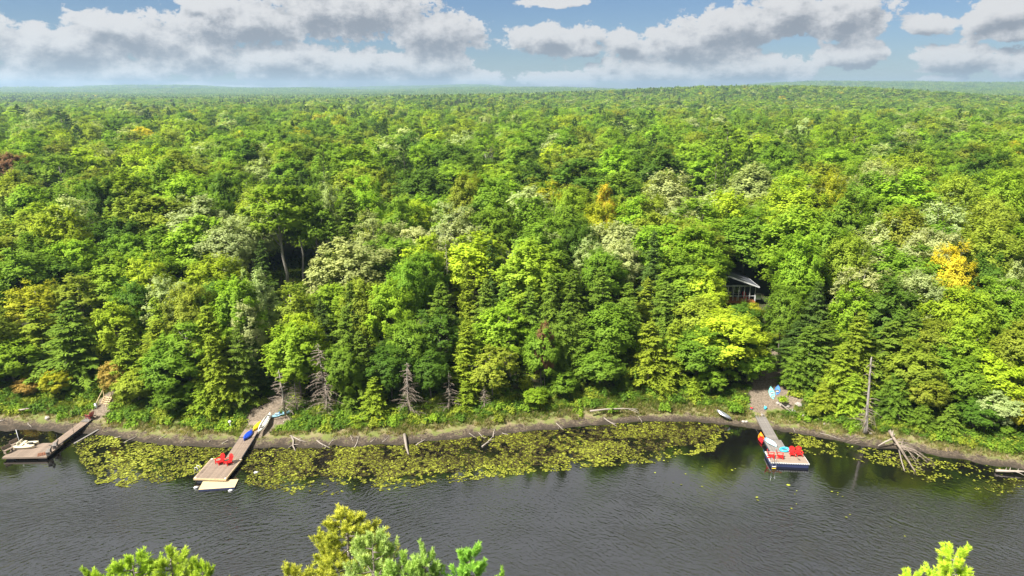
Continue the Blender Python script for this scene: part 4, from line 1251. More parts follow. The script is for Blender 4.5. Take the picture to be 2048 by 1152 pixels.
def pad_mat():
    m = bpy.data.materials.new('lily_pad_leaf'); m.use_nodes = True
    t = NT(m.node_tree); b = t.N['Principled BSDF']
    v = t.n('ShaderNodeAttribute', attribute_name='var').outputs['Fac']
    cr = t.n('ShaderNodeValToRGB'); t.L.new(v, cr.inputs[0])
    e = cr.color_ramp.elements
    e[0].position = 0; e[0].color = (.020, .015, .005, 1)
    e[1].position = 1; e[1].color = (.30, .33, .045, 1)
    for p, c in ((.25, (.05, .042, .008)), (.5, (.10, .11, .011)), (.75, (.19, .205, .016))):
        q = e.new(p); q.color = c + (1,)
    t.L.new(cr.outputs[0], b.inputs['Base Color'])
    b.inputs['Roughness'].default_value = .42
    b.inputs['Specular IOR Level'].default_value = .35
    return m


BEDS = [  # polygon in photo pixels, pads per square metre, clump threshold, colour low / high
    ([(140, 905), (160, 880), (215, 868), (300, 884), (400, 894), (470, 896), (430, 925), (392, 950), (330, 972), (230, 975), (165, 945)], 44, -.24, .2, .95),
    ([(480, 905), (500, 893), (700, 892), (860, 884), (1000, 868), (1150, 855), (1300, 842), (1440, 848), (1470, 862), (1420, 900), (1330, 925), (1200, 940), (1080, 945), (900, 965), (740, 985), (600, 990), (490, 975)], 44, -.18, .18, .88),
    ([(480, 905), (500, 893), (700, 892), (860, 884), (1000, 868), (1150, 855), (1300, 842), (1440, 848), (1460, 858), (1400, 885), (1300, 905), (1200, 920), (1080, 930), (900, 945), (740, 955), (600, 955), (490, 945)], 34, -.55, -.15, .22),
    ([(560, 905), (1300, 850), (1440, 855), (1380, 890), (1240, 905), (1000, 930), (800, 945), (560, 950)], 24, -.25, .15, .55),
    ([(1572, 866), (1650, 878), (1740, 898), (1850, 915), (1960, 930), (2060, 950), (2060, 1010), (1950, 985), (1860, 975), (1760, 930), (1680, 915), (1600, 905)], 22, .0, .15, .85),
    ([(1575, 862), (1640, 878), (1680, 890), (1690, 905), (1600, 890)], 26, -.3, .45, .9),
    ([(-20, 868), (110, 864), (190, 872), (150, 900), (120, 884), (40, 884), (-20, 960)], 9, .1, .1, .5),
    ([(1500, 900), (1600, 935), (1900, 1100), (1500, 1000), (1200, 960)], .12, -1, .5, .9)]
Cs, rs, vs = [], [], []
for poly, dens, thr, lo_, hi_ in BEDS:
    wp = [P(*q)[:2] for q in poly]
    x0, x1 = min(p[0] for p in wp), max(p[0] for p in wp); y0, y1 = min(p[1] for p in wp), max(p[1] for p in wp)
    n = int((x1 - x0) * (y1 - y0) * dens)
    x = npr.uniform(x0, x1, n); y = npr.uniform(y0, y1, n)
    jx = x + .7 * vnoise(x, y, 1.8, 31); jy = y + .7 * vnoise(x, y, 1.8, 32)
    nz = .45 * vnoise(x, y, 2.4, 33) + .45 * vnoise(x, y, .75, 34) + .50 * vnoise(x, y, .34, 38) - .06
    frac = np.interp(y, [y0, y0 + .35 * (y1 - y0)], [.25, 0])
    k = in_poly(jx, jy, wp) & (nz > thr + frac) & (y < shore_y(x) - .05)
    x, y = x[k], y[k]
    Cs.append(np.stack([x, y, npr.uniform(.006, .035, len(x))], -1))
    rs.append(npr.uniform(.05, .135, len(x)) * (1 + .2 * vnoise(x, y, 4, 35)))
    tone = .5 + .30 * vnoise(x, y, 3.2, 36) + .18 * vnoise(x, y, 9, 37)
    vs.append(np.clip(lo_ + (hi_ - lo_) * np.clip(tone + npr.normal(0, .30, len(x)), 0, 1), 0, 1))
C = np.concatenate(Cs); r = np.concatenate(rs); va = np.concatenate(vs)
n = len(C); a0 = npr.uniform(0, 6.28, n)
ang = a0[:, None] + np.linspace(0, 2 * math.pi * .93, 7)[None]
tl = npr.normal(0, .13, (n, 2))
px_ = np.cos(ang) * r[:, None]; py_ = np.sin(ang) * r[:, None]
V = np.stack([C[:, 0:1] + px_, C[:, 1:2] + py_, C[:, 2:3] + px_ * tl[:, 0:1] + py_ * tl[:, 1:2] + .012], -1).reshape(-1, 3)
V[:, 2] = np.maximum(V[:, 2], .004)
V = np.concatenate([V, C + np.array([0, 0, .006])])
idx = np.arange(n)[:, None]
F = np.stack([np.concatenate([np.full((n, 1), 0) + n * 7 + idx, idx * 7 + k, idx * 7 + k + 1], 1) for k in range(6)], 1).reshape(-1, 3)
tag(link_mesh('lily_pads', raw_mesh('lily_pads', V, F, pad_mat(), var=np.repeat(va, 6))), 'yellow-green lily pads floating in beds along the shore', kind='stuff')


def tuft(seed, n, h, spread, w, lean=.5):
    g = np.random.default_rng(seed)
    az = g.uniform(0, 6.28, n); rr = g.uniform(0, spread, n)
    b = np.stack([np.cos(az) * rr, np.sin(az) * rr, 0 * az], -1)
    az2 = g.uniform(0, 6.28, n); L = h * g.uniform(.6, 1.2, n)
    tip = b + np.stack([np.cos(az2) * L * lean * g.uniform(.2, 1, n), np.sin(az2) * L * lean * g.uniform(.2, 1, n), L], -1)
    mid = b * .5 + tip * .5 + np.array([0, 0, 1]) * (L * .12)[:, None]
    s = np.stack([-np.sin(az2), np.cos(az2), 0 * az2], -1) * w
    V = np.stack([b - s, mid - s, tip, mid + s, b + s], 1).reshape(-1, 3)
    F = (np.arange(n) * 5)[:, None] + np.array([[0, 1, 2, 3, 4]])
    return raw_mesh('tuft', V, F, M_LEAF, var=g.random(n))


def fern(seed, nf=9, L=.55):
    g = np.random.default_rng(seed); C, A, B = [], [], []
    for k in range(nf):
        az = 6.28 * k / nf + g.normal(0, .2); d = np.array([math.cos(az), math.sin(az), 0]); s = np.array([-d[1], d[0], 0])
        for u in np.linspace(.15, 1, 8):
            p = d * L * u + np.array([0, 0, L * (1.1 * u - .95 * u * u)])
            for sg in (-1, 1):
                w = L * .30 * (1.1 - u)
                C.append(p + s * sg * w * .6); A.append((s * sg + d * .4) * w * .7); B.append(d * .035)
    V, F = leaf_quads(np.array(C), np.array(A), np.array(B))
    return raw_mesh('fern', V, F, M_LEAF, var=g.random(len(C)))


def bushlet(seed, n=420, R_=.5):
    g = np.random.default_rng(seed)
    d = unit(g.normal(0, 1, (n, 3)) * np.array([1, 1, .7])); d[:, 2] = np.abs(d[:, 2])
    C = d * (R_ * g.uniform(.35, 1.05, n) * (1 + .3 * np.sin(4 * np.arctan2(d[:, 1], d[:, 0]) + seed)))[:, None]
    nr = unit(d * .6 + np.array([0, 0, .7]) + g.normal(0, .4, (n, 3)))
    a = unit(np.cross(nr, g.normal(0, 1, (n, 3)))); b = np.cross(nr, a)
    s = .085 * g.uniform(.6, 1.3, n)[:, None]
    V, F = leaf_quads(C, a * s, b * s * .6)
    return raw_mesh('foliage', V, F, M_LEAF, var=g.random(n))


# grass along the bank
n = 26000
x = npr.uniform(-66, 66, n); s = npr.uniform(1.8, 10.5, n); nar_ = np.interp(x, [-60, -30, -5, 6, 28, 36, 60], [.92, .85, .85, .65, .65, .72, .8])
y = shore_y(x) + s * nar_ * (1 + .25 * vnoise(x, x * 0, 5.5, 15))
dens_ = np.interp(s, [2.0, 3.8, 7, 10.5], [.05, .9, .85, .35]) + .5 * vnoise(x, y, 2.2, 41)
ix_ = np.clip(np.searchsorted(xs, x), 0, nx - 1); iy_ = np.clip(np.searchsorted(ys, y), 0, ny - 1)
k = (npr.random(n) < dens_) & (dirt[iy_, ix_] < .35)
x, y, s = x[k], y[k], s[k]; n = len(x)
gt = np.array([(.15, .21, .03), (.09, .16, .02), (.22, .22, .07), (.30, .26, .12), (.19, .24, .03)])
pw = np.clip(np.interp(s, [3, 5], [0, 1])[:, None] * np.array([[1, 1, .6, .0, 1]]) + np.interp(s, [3, 5], [1, .12])[:, None] * np.array([[.2, 0, 1, 1, .1]]), 0, None)
pw = np.cumsum(pw / pw.sum(1, keepdims=True), 1); ci = (npr.random(n)[:, None] > pw).sum(1).clip(0, 4)
tn = gt[ci] * (1 + .25 * vnoise(x, y, 1.5, 43))[:, None]
sc = npr.uniform(.6, 1.3, n)
scatter('bank_grass', np.stack([x, y, ground_z(x, y) - .02], -1), npr.uniform(0, 6.28, n), np.stack([sc * 1.2, sc * 1.2, sc], -1), npr.integers(0, 4, n), np.concatenate([tn, np.ones((n, 1))], 1),
        [tuft(k, 16, .34, .20, .013, .9) for k in range(4)], 'long green and straw coloured grass on the bank')
# undergrowth beneath the trees
n = 5600
x = npr.uniform(-75, 75, n); s = 3.5 + 31 * npr.uniform(0, 1, n) ** 1.5; y = shore_y(x) + s
ix_ = np.clip(np.searchsorted(xs, x), 0, nx - 1); iy_ = np.clip(np.searchsorted(ys, y), 0, ny - 1)
k = dirt[iy_, ix_] < .3
k &= ~((np.abs(x + 31.5) < 1.6) & (y < 78.5))
x, y = x[k], y[k]; n = len(x)
tn = np.array([TINT['mid'], TINT['dark'], TINT['dark'], TINT['olive']])[npr.integers(0, 4, n)]
sc = npr.uniform(.7, 1.9, n)
scatter('undergrowth', np.stack([x, y, ground_z(x, y) - .05], -1), npr.uniform(0, 6.28, n), np.stack([sc, sc, sc * .8], -1), npr.integers(0, 5, n), np.concatenate([tn, np.ones((n, 1))], 1),
        [bushlet(k) for k in range(3)] + [fern(k) for k in range(2)], 'ferns and low leafy growth under the trees')

# single shrubs and ferns one can pick out along the bank
BUSH = bushlet(9, 900, .55)
FERN = fern(12, 11, .6)
for kind, px, py, sc_, tint, lab in [
    ('shrub', 452, 857, 1.9, 'bright', 'rounded bright green bush on bank below the white globe lamp'),
    ('shrub', 128, 836, 1.5, 'mid', 'green shrub on the bank left of the wooden stairs'),
    ('shrub', 236, 838, 1.8, 'mid', 'green shrub just right of the wooden stairs'),
    ('shrub', 268, 850, 1.6, 'mid', 'second green shrub right of the wooden stairs'),
    ('shrub', 610, 852, 1.2, 'lime', 'yellow-green shrub on grass right of the blue kayaks'),
    ('shrub', 578, 848, 1.0, 'mid', 'small green shrub just below the blue kayaks'),
    ('fern_plant', 706, 836, 1.2, 'lime', 'first fern from left on the grassy bank'),
    ('fern_plant', 724, 838, 1.3, 'bright', 'second fern from left on the grassy bank'),
    ('fern_plant', 758, 839, 1.6, 'lime', 'third fern from left, larger, on the grassy bank'),
    ('shrub', 790, 838, 1.1, 'bright', 'bright shrub at foot of the pale half-dead hemlock'),
    ('shrub', 868, 836, 1.0, 'bright', 'bright shrub on bank right of the white beached log'),
    ('shrub', 998, 838, 1.2, 'olive', 'olive shrub on bank behind the crossed driftwood'),
    ('shrub', 1158, 828, 1.5, 'bright', 'bright shrub alone on the dark mud bank'),
    ('shrub', 1225, 818, 1.4, 'mid', 'mid green shrub above the dark mud bank'),
    ('shrub', 1330, 816, 1.5, 'mid', 'green shrub on bank left of the grey canoe'),
    ('shrub', 1472, 818, 1.6, 'mid', 'green shrub between grey canoe and right dock'),
    ('shrub', 1566, 800, 1.1, 'lime', 'yellow-green shrub right below the aqua kayak'),
    ('shrub', 1600, 838, 1.2, 'bright', 'bright shrub at the waterline right of the right dock'),
    ('shrub', 1625, 826, 1.4, 'olive', 'olive shrub among stones right of the right dock'),
    ('shrub', 1700, 862, 1.5, 'bright', 'bright shrub left of the broken snag'),
    ('shrub', 1880, 872, 1.5, 'mid', 'green shrub right of the fallen root tree'),
    ('shrub', 1940, 888, 1.3, 'olive', 'olive shrub on bank near the right end'),
    ('shrub', 2012, 900, 1.7, 'mid', 'green shrub above the far right log')]:
    c = P(px, py, .8); z = gz(c.x, c.y); c = P(px, py, z)
    rt = empty(kind, (c.x, c.y, z - .05), rnd.uniform(0, 6), lab, 'shrub' if kind == 'shrub' else 'fern', 'shrubs on the bank' if kind == 'shrub' else 'ferns on the bank')
    rt.scale = (sc_,) * 3
    o = link_mesh('foliage', BUSH if kind == 'shrub' else FERN, rt); o['tint'] = jitter_tint(TINT[tint], rnd) + [1.0]
    sm = MB()
    for q in range(5): sm.tube([(0, 0, 0), (math.cos(q * 1.3) * .25, math.sin(q * 1.3) * .25, .35)], [.012, .006], 3, cap=False)
    sm.build('stems', M_BARK, rt)


# ------------------------------------------------------------------ docks
def rect(fl, fr, nr, nl, z):
    """a floor rectangle from its four corners in the photograph: near-edge middle, heading, width, length"""
    a, b, c, d = (P(*q, z) for q in (fl, fr, nr, nl))
    far, near = (a + b) / 2, (c + d) / 2
    v = far - near
    w = ((b - a).length + (c - d).length) / 2 * abs(math.cos(math.atan2((b - a).y, (b - a).x) - (math.atan2(v.y, v.x) - math.pi / 2)))
    return near, math.atan2(v.y, v.x) - math.pi / 2, w, v.length


def deck(name, root, near, yaw, w, l, z, M, n=None, across=False, th=.04, slope=0.0, gap=.012):
    """planks lying in the frame of ROOT; planks run along the deck unless ACROSS"""
    inv = root.matrix_world.inverted() if False else Matrix.Translation(root.location).inverted()
    sub = Matrix.Rotation(-root.rotation_euler.z, 4, 'Z') @ inv
    base = sub @ Vector((near.x, near.y, z))
    ya = yaw - root.rotation_euler.z
    n = n or int((l if across else w) / .14)
    step = (l if across else w) / n
    mb = MB()
    if across: mb.box((0, 0, 0), (w, step - gap, th))
    else: mb.box((0, l / 2, 0), (step - gap, l, th))
    me = mb.mesh('plank', M)
    for i in range(n):
        off = Vector((0, step * (i + .5), 0)) if across else Vector((-w / 2 + step * (i + .5), 0, 0))
        off.z += slope * (off.y if across else 0) + rnd.uniform(-.003, .003)
        p = base + Matrix.Rotation(ya, 3, 'Z') @ off
        o = link_mesh(name, me, root, p, (0, 0, ya + rnd.uniform(-.002, .002)))
        if slope and not across: o.rotation_euler[0] = math.atan(slope)


def loc_in(root, p):
    return Matrix.Rotation(-root.rotation_euler.z, 3, 'Z') @ (Vector(p) - root.location)


Rz = lambda a: Matrix.Rotation(a, 3, 'Z')


def frame_box(mb, near, yaw, w, l, z, h, t, root, mi=0, inset=.0):
    """skirt boards round a deck, in ROOT's frame"""
    b = loc_in(root, (near.x, near.y, z)); ya = yaw - root.rotation_euler.z
    for dx, dy, sx_, sy_ in ((-w / 2 - t / 2 + inset, l / 2, t, l - .001), (w / 2 + t / 2 - inset, l / 2, t, l - .001), (0, -t / 2 + inset, w + 2 * t, t), (0, l + t / 2 - inset, w + 2 * t, t)):
        p = b + Rz(ya) @ Vector((dx, dy, 0))
        mb.box(p, (sx_, sy_, h), (0, 0, ya), mi)


# --- left swim platform with its gangway
n1, y1_, w1, l1 = rect((47, 883), (120, 891), (88, 917), (11, 911), .42)
A = empty('floating_dock', (n1.x, n1.y, 0), 0, 'weathered wooden platform at far left carrying the cream pedal boat', 'dock', 'docks on the far shore')
deck('plank', A, n1, y1_, w1, l1, .42, M_DECK)
mb = MB(); frame_box(mb, n1, y1_, w1, l1, .34, .20, .05, A); mb.build('skirt', M_DECK, A)
mb = MB()
for u in (-.36, .36):
    for v in (.15, .85):
        p = loc_in(A, n1 + Rz(y1_) @ Vector((u * w1, v * l1, 0))); mb.box((p.x, p.y, .12), (.9, .6, .34), (0, 0, y1_))
mb.build('float', M_DARK, A)


def post(root, px, py, z, h, r, M, nm='post', lean=(0, 0)):
    p = loc_in(root, P(px, py, z)); mb = MB()
    mb.tube([(p.x, p.y, z - .6), (p.x + lean[0], p.y + lean[1], z + h)], [r, r * .9], 8); return mb.build(nm, M, root)


post(A, 41, 889, .42, 1.9, .035, M_WHITE, 'pole', (-.15, 0))


def little_bench(name, px, py, z, rz, lab, grp, M):
    """low wooden bench seat with two supports and a back board"""
    p = P(px, py, z); o = empty(name, (p.x, p.y, z + .02), rz, lab, 'bench', grp)
    for k in range(3):
        m = MB(); m.box((0, -.18 + .15 * k, .42), (.95, .13, .04)); m.build('slat', M, o)
    for s in (-1, 1):
        m = MB(); m.box((s * .38, -.03, .20), (.06, .38, .40)); m.build('leg', M, o)
    m = MB(); m.box((0, .24, .66), (.95, .04, .34), (-.2, 0, 0)); m.build('backrest', M, o)
    return o


little_bench('bench', 17, 905, .44, 1.25, 'weathered bench on left edge of the left platform, nearer the water end', 'benches on the left platform', M_DECK)
little_bench('bench', 32, 893, .44, 1.25, 'weathered bench on left edge of the left platform, behind the first', 'benches on the left platform', M_DECK)
little_bench('bench', 112, 895, .44, -1.2, 'grey bench on right edge of left platform beside the gangway', 'benches on the left platform', M_DECKG)
little_bench('bench', 99, 908, .44, -1.2, 'grey bench at right front corner of the left platform', 'benches on the left platform', M_DECKG)
# rusty grate lying on the platform
p = P(86, 908, .46); o = empty('wooden_grate', (p.x, p.y, .45), .5, 'rust brown slatted grate lying flat on the left platform', 'grate')
for k in range(6):
    m = MB(); m.box((-.45 + .18 * k, 0, .04), (.09, .75, .03)); m.build('slat', M_RUST, o)
m = MB(); m.box((0, -.3, .012), (1.05, .07, .024)); m.box((0, .3, .012), (1.05, .07, .024)); m.build('batten', M_RUST, o)

n2, y2_, w2, l2 = rect((186, 828), (209, 823), (118, 889), (97, 891), .5)
G = empty('gangway', (n2.x, n2.y, 0), 0, 'long narrow wooden gangway from left platform up to the stairs', 'gangway')
deck('plank', G, n2, y2_, 1.05, l2 * .66, .50, M_DECK, n=7, slope=.018)
n2b = n2 + Rz(y2_) @ Vector((0, l2 * .665, 0))
deck('plank', G, n2b, y2_, 1.12, l2 * .42, .66, M_DECKG, n=7, slope=.02)
mb = MB(); frame_box(mb, n2, y2_, 1.06, l2 * .66, .42, .14, .05, G); mb.build('skirt', M_DARK, G)
for px, py, h, ln in ((116, 884, 1.0, 0), (148, 868, 1.0, 0), (166, 840, 1.4, -.35), (183, 845, 1.2, -.4), (176, 852, .3, 0)):
    post(G, px, py, .5, h, .022, M_BLACK, 'post', (ln, 0))

# --- stairs up the bank
b0, b1 = P(204, 822, .75), P(217, 796, 1.95)
v = b1 - b0; ya = math.atan2(v.y, v.x) - math.pi / 2; run = math.hypot(v.x, v.y)
S = empty('wooden_stairs', tuple(b0), ya, 'pale wooden stairs with a handrail climbing the bank above the gangway', 'stairs')
if run < 1.2: run = 1.2
ns_ = 7; rise = 1.35
for k in range(ns_):
    m = MB(); m.box((0, run * (k + .5) / ns_, rise * (k + 1) / ns_), (1.05, .22, .045)); m.build('step', M_NEWWOOD, S)
for s in (-1, 1):
    m = MB(); m.beam((s * .56, 0, .02), (s * .56, run, rise + .02), .05, .2); m.build('stringer', M_NEWWOOD, S)
m = MB(); m.beam((-.62, -.1, 1.0), (-.62, run * 1.15, rise + 1.15), .06, .09); m.build('handrail', M_NEWWOOD, S)
m = MB(); m.beam((.62, .1, .75), (.62, run, rise + .7), .05, .08); m.build('handrail', M_NEWWOOD, S)
for s, yy, h in ((-.62, 0, 1.0), (-.62, run, 1.1), (.62, .15, .72), (.62, run * .9, .7)):
    m = MB(); zz = rise * yy / run; m.box((s, yy, zz + h / 2), (.08, .08, h)); m.build('post', M_NEWWOOD, S)


def adirondack(name, p, rz, lab, cat, grp, M, sc=1.0):
    """slatted garden armchair, faces local -Y"""
    o = empty(name, tuple(p), rz, lab, cat, grp); o.scale = (sc,) * 3
    for k in range(5):
        m = MB(); m.box((0, -.30 + .125 * k, .37 - .033 * k), (.52, .11, .024), (-.25, 0, 0)); m.build('seat_slat', M, o)
    for k in range(5):
        a = (k - 2) * .075; h = [.78, .90, .95, .90, .78][k]
        m = MB()
        b = Vector(((k - 2) * .10, .24, .22)); tp = b + Vector((math.sin(a) * h, .34 * h, math.cos(a) * h * .92))
        w0, w1_ = .045, .062
        q = [b + Vector((-w0, 0, 0)), b + Vector((w0, 0, 0)), tp + Vector((w1_, 0, -.05)), tp + Vector((w1_ * .5, 0, .01)), tp + Vector((-w1_ * .5, 0, .01)), tp + Vector((-w1_, 0, -.05))]
        q2 = [u + Vector((0, .024, -.008)) for u in q]
        m.add(q + q2, [(0, 1, 2, 3, 4, 5), (11, 10, 9, 8, 7, 6)] + [(i, i + 6, (i + 1) % 6 + 6, (i + 1) % 6) for i in range(6)])
        m.build('back_slat', M, o)
    for s in (-1, 1):
        m = MB(); m.box((s * .34, -.02, .57), (.15, .76, .03), (-.06, 0, 0)); m.build('armrest', M, o)
        m = MB(); m.box((s * .30, -.33, .27), (.045, .10, .54)); m.build('leg', M, o)
        m = MB(); m.beam((s * .27, -.34, .33), (s * .27, .46, .04), .035, .13); m.build('leg', M, o)
    m = MB(); m.box((0, -.36, .33), (.58, .03, .12)); m.build('front_rail', M, o)
    return o


p = P(180, 836, .75); adirondack('garden_chair', (p.x, p.y, .72), -1.9, 'dark maroon garden chair at the shore end of the gangway', 'chair', None, M_MAROON, .95)
p = P(194, 822, .78)
o = empty('grey_tank', (p.x, p.y, .74), 0, 'upright grey metal tank at foot of the wooden stairs', 'tank')
m = MB(); m.tube([(0, 0, 0), (0, 0, 1.05)], .22, 14); m.build('body', M_STEEL, o)
m = MB(); m.ellipsoid((0, 0, 1.05), (.22, .22, .1), 14, 5); m.build('lid', M_STEEL, o)


# --- middle dock
n3, y3_, w3, l3 = rect((421, 917), (485, 919), (452, 958), (387, 957), .5)
n4, y4_, w4, l4 = rect((504, 843), (526, 843), (486, 917), (447, 917), .5)
B = empty('floating_dock', (n3.x, n3.y, 0), 0, 'broad brown wooden dock platform holding two red chairs', 'dock', 'docks on the far shore')
w3 = 3.4
deck('plank', B, n3, y3_, w3, l3, .5, M_DECK, n=24)
mb = MB(); frame_box(mb, n3, y3_, w3, l3, .42, .2, .05, B); mb.build('skirt', M_NEWWOOD, B)
mb = MB()
for u in (-.33, 0, .33):
    for v_ in (.1, .5, .9):
        p = loc_in(B, n3 + Rz(y3_) @ Vector((u * w3, v_ * l3, 0))); mb.box((p.x, p.y, .14), (.7, .7, .34), (0, 0, y3_))
mb.build('float', M_DARK, B)
for u in (-1, 1):
    for v_ in (0, 1):
        p = loc_in(B, n3 + Rz(y3_) @ Vector((u * w3 * .47, .12 + v_ * (l3 - .24), 0)))
        m = MB(); m.box((p.x, p.y, .53), (.16, .16, .015), (0, 0, y3_)); m.build('corner_plate', M_WHITE, B)
# ladder with two hooped handles
lp = loc_in(B, P(394, 945, .5))
for s in (-.22, .22):
    m = MB(); q = [Vector((0, s, -.6)), Vector((-.05, s, .35)), Vector((.08, s, .75)), Vector((.35, s, .7)), Vector((.42, s, .1))]
    m.tube([lp + Rz(y3_) @ u + Vector((-.1, 0, 0)) for u in q], .028, 6); m.build('ladder_handle', M_WHITE, B)
G2 = empty('gangway', (n4.x, n4.y, 0), 0, 'wide brown gangway from the middle platform to the bank', 'gangway')
w4 = 1.75
deck('plank', G2, n4, y4_, w4, l4 * .54, .49, M_DECK, n=12)
n4b = n4 + Rz(y4_) @ Vector((0, l4 * .545, 0))
deck('plank', G2, n4b, y4_, w4, l4 * .46, .56, M_CARPET, n=12)
mb = MB(); frame_box(mb, n4, y4_, w4, l4 * .54, .41, .14, .05, G2); frame_box(mb, n4b, y4_, w4, l4 * .46, .48, .14, .05, G2); mb.build('skirt', M_DARK, G2)
for k, (px, py) in enumerate([(440, 927), (457, 928)]):
    p = P(px, py, .52); adirondack('adirondack_chair', (p.x, p.y, .52), -.55, 'red adirondack chair on the middle dock, %s of the pair' % ['left', 'right'][k], 'chair', 'red adirondack chairs', M_RED, .96)
# plywood swim raft
n5, y5_, w5, l5 = rect((407, 962), (476, 959), (470, 974), (396, 980), .16)
RF = empty('swim_raft', (n5.x, n5.y, 0), 0, 'low yellowish board raft floating in front of the middle dock', 'raft')
deck('board', RF, n5, y5_, w5, l5, .15, M_PLY, n=5, across=True, gap=.006)
mb = MB(); frame_box(mb, n5, y5_, w5 - .1, l5 - .1, .07, .16, .04, RF); mb.build('frame', M_NAVY, RF)
for px, py, lab in ((392, 975, 'white buoy floating at left end of the yellowish raft'), (461, 981, 'white buoy floating at right front of the yellowish raft'), (512, 945, 'white buoy among lily pads right of the middle dock')):
    p = P(px, py, .05); o = empty('mooring_buoy', (p.x, p.y, .05), .3, lab, 'buoy', 'white buoys')
    m = MB(); m.ellipsoid((0, 0, 0), (.24, .13, .13), 12, 8); m.build('float_body', M_WHITE, o)
    m = MB(); m.tube([(.22, 0, .02), (.30, 0, .06), (.33, 0, 0)], .018, 5); m.build('eyelet', M_STEEL, o)


# ------------------------------------------------------------------ boats
def hull(L, W, D, M, cockpits=(), dipw=.62, dip=.22, rocker=.10, pointed=2.2, camber=.05, nst=28):
    """closed kayak or canoe hull along X with open wells; cockpits = (centre, half length) in units of half length"""
    V, F = [], []
    for i in range(nst + 1):
        t_ = -1 + 2 * i / nst
        w = max(W / 2 * (1 - abs(t_) ** pointed), .012); kz = rocker * abs(t_) ** 3
        zt = D + rocker * abs(t_) ** 2.5 * 1.3
        dd = max([max(0, 1 - ((t_ - c) / h) ** 6) for c, h in cockpits] + [0]) if cockpits else 0
        ring = []
        for a in (-1, -.93, -.7, -.35, 0, .35, .7, .93, 1):
            ring.append((a * w, kz + (D - 0.02) * abs(a) ** 3.2 * .92))
        for a in (1, .86, .62, .58, .3, 0, -.3, -.58, -.62, -.86, -1)[1:-1]:
            z = zt + camber * (1 - a * a)
            if abs(a) < dipw: z -= dip * dd
            ring.append((a * w, z))
        for (yy, zz) in ring: V.append((t_ * L / 2, yy, zz))
    m = len(ring)
    for i in range(nst):
        for k in range(m):
            F.append((i * m + k, i * m + (k + 1) % m, (i + 1) * m + (k + 1) % m, (i + 1) * m + k))
    mb = MB(); mb.add(V, F, 0, True)
    mb.add(V[:m], [tuple(range(m))], 0); mb.add(V[-m:], [tuple(reversed(range(m)))], 0)
    return mb


def kayak(name, px0, px1, z0, z1, lab, grp, M, W=.72, sit=True, flip=False, cock=((-.05, .26),), zof=0.0, seatm=None, cat='kayak', tilt=0.0, dip=.22):
    """a boat whose bow and stern stand at two pixels on heights z0, z1"""
    a, b = P(*px0, z0), P(*px1, z1)
    L = (b - a).length; c = (a + b) / 2
    root = empty(name, (c.x, c.y, c.z + zof), math.atan2(b.y - a.y, b.x - a.x), lab, cat, grp)
    root.rotation_euler[1] = -math.asin(max(-1, min(1, (b.z - a.z) / L)))
    root.rotation_euler[0] = tilt
    if flip:
        mb = hull(L, W, .26, M, (), camber=.02)
        o = mb.build('hull', M, root, (0, 0, .34), (math.pi, 0, 0))
        m = MB(); m.beam((-L * .4, 0, .345), (L * .4, 0, .345), .03, .03); m.build('keel', M, root)
        return root
    hull(L, W, .25, M, cock, dip=dip).build('hull', M, root)
    for cc, hh in cock:
        n = 18; m = MB()
        pts = [(cc * L / 2 + hh * L / 2 * .98 * math.cos(2 * math.pi * k / n), W * .30 * math.sin(2 * math.pi * k / n), .325) for k in range(n + 1)]
        m.tube(pts, .018, 5, cap=False); m.build('coaming', M_BLACK, root)
        m = MB(); m.box((cc * L / 2 - hh * L * .18, 0, .17), (.34, W * .48, .06)); m.build('seat', seatm or M_BLACK, root)
        m = MB(); m.box((cc * L / 2 - hh * L * .30, 0, .32), (.05, W * .46, .26), (0, -.25, 0)); m.build('backrest', seatm or M_BLACK, root)
    m = MB(); m.tube([(L * .34, 0, .29), (L * .34, 0, .318)], .11, 12); m.build('hatch', M_BLACK, root)
    return root


kayak('kayak', (488, 881), (505, 862), .6, .6, 'small dark blue kayak upside down on the middle gangway', 'kayaks by the middle dock', M_BLUE, W=.85, flip=True)
kayak('kayak', (507, 863), (523, 844), .6, .6, 'small yellow kayak upside down at shore end of the middle gangway', 'kayaks by the middle dock', M_YEL, W=.72, flip=True)
kayak('canoe', (516, 870), (541, 829), .62, 1.0, 'long cream canoe lying on the bank beside the middle gangway', None, M_CANOE, W=.85, cock=((0, .88),), cat='canoe', zof=.03, seatm=M_DECKG, tilt=.12, dip=.11)
z = gz(*P(557, 834, 1.1)[:2]) + .05
kayak('kayak', (541, 838), (572, 829), z, z, 'pale blue kayak on grass under the dead tree, nearest the canoe', 'pale blue kayaks', M_SKYB, W=.78, cock=((0, .3),), zof=.05, seatm=M_MIDB)
kayak('kayak', (551, 833), (586, 826), z + .12, z + .25, 'pale blue kayak on grass under the dead tree, farther behind', 'pale blue kayaks', M_SKYB, W=.7, cock=((-.35, .2), (.25, .2)), zof=.05, seatm=M_MIDB)
# globe lamp on its post
p = P(460, 846, 1.2); zz = gz(p.x, p.y)
o = empty('lamp_post', (p.x, p.y, zz), 0, 'short post with white globe standing on grass above the round bush', 'lamp')
m = MB(); m.tube([(0, 0, -.1), (0, 0, .85)], .035, 8); m.build('post', M_WHITE, o)
m = MB(); m.ellipsoid((0, 0, .98), (.19, .19, .17), 14, 9); m.build('globe', M_WHITE, o)
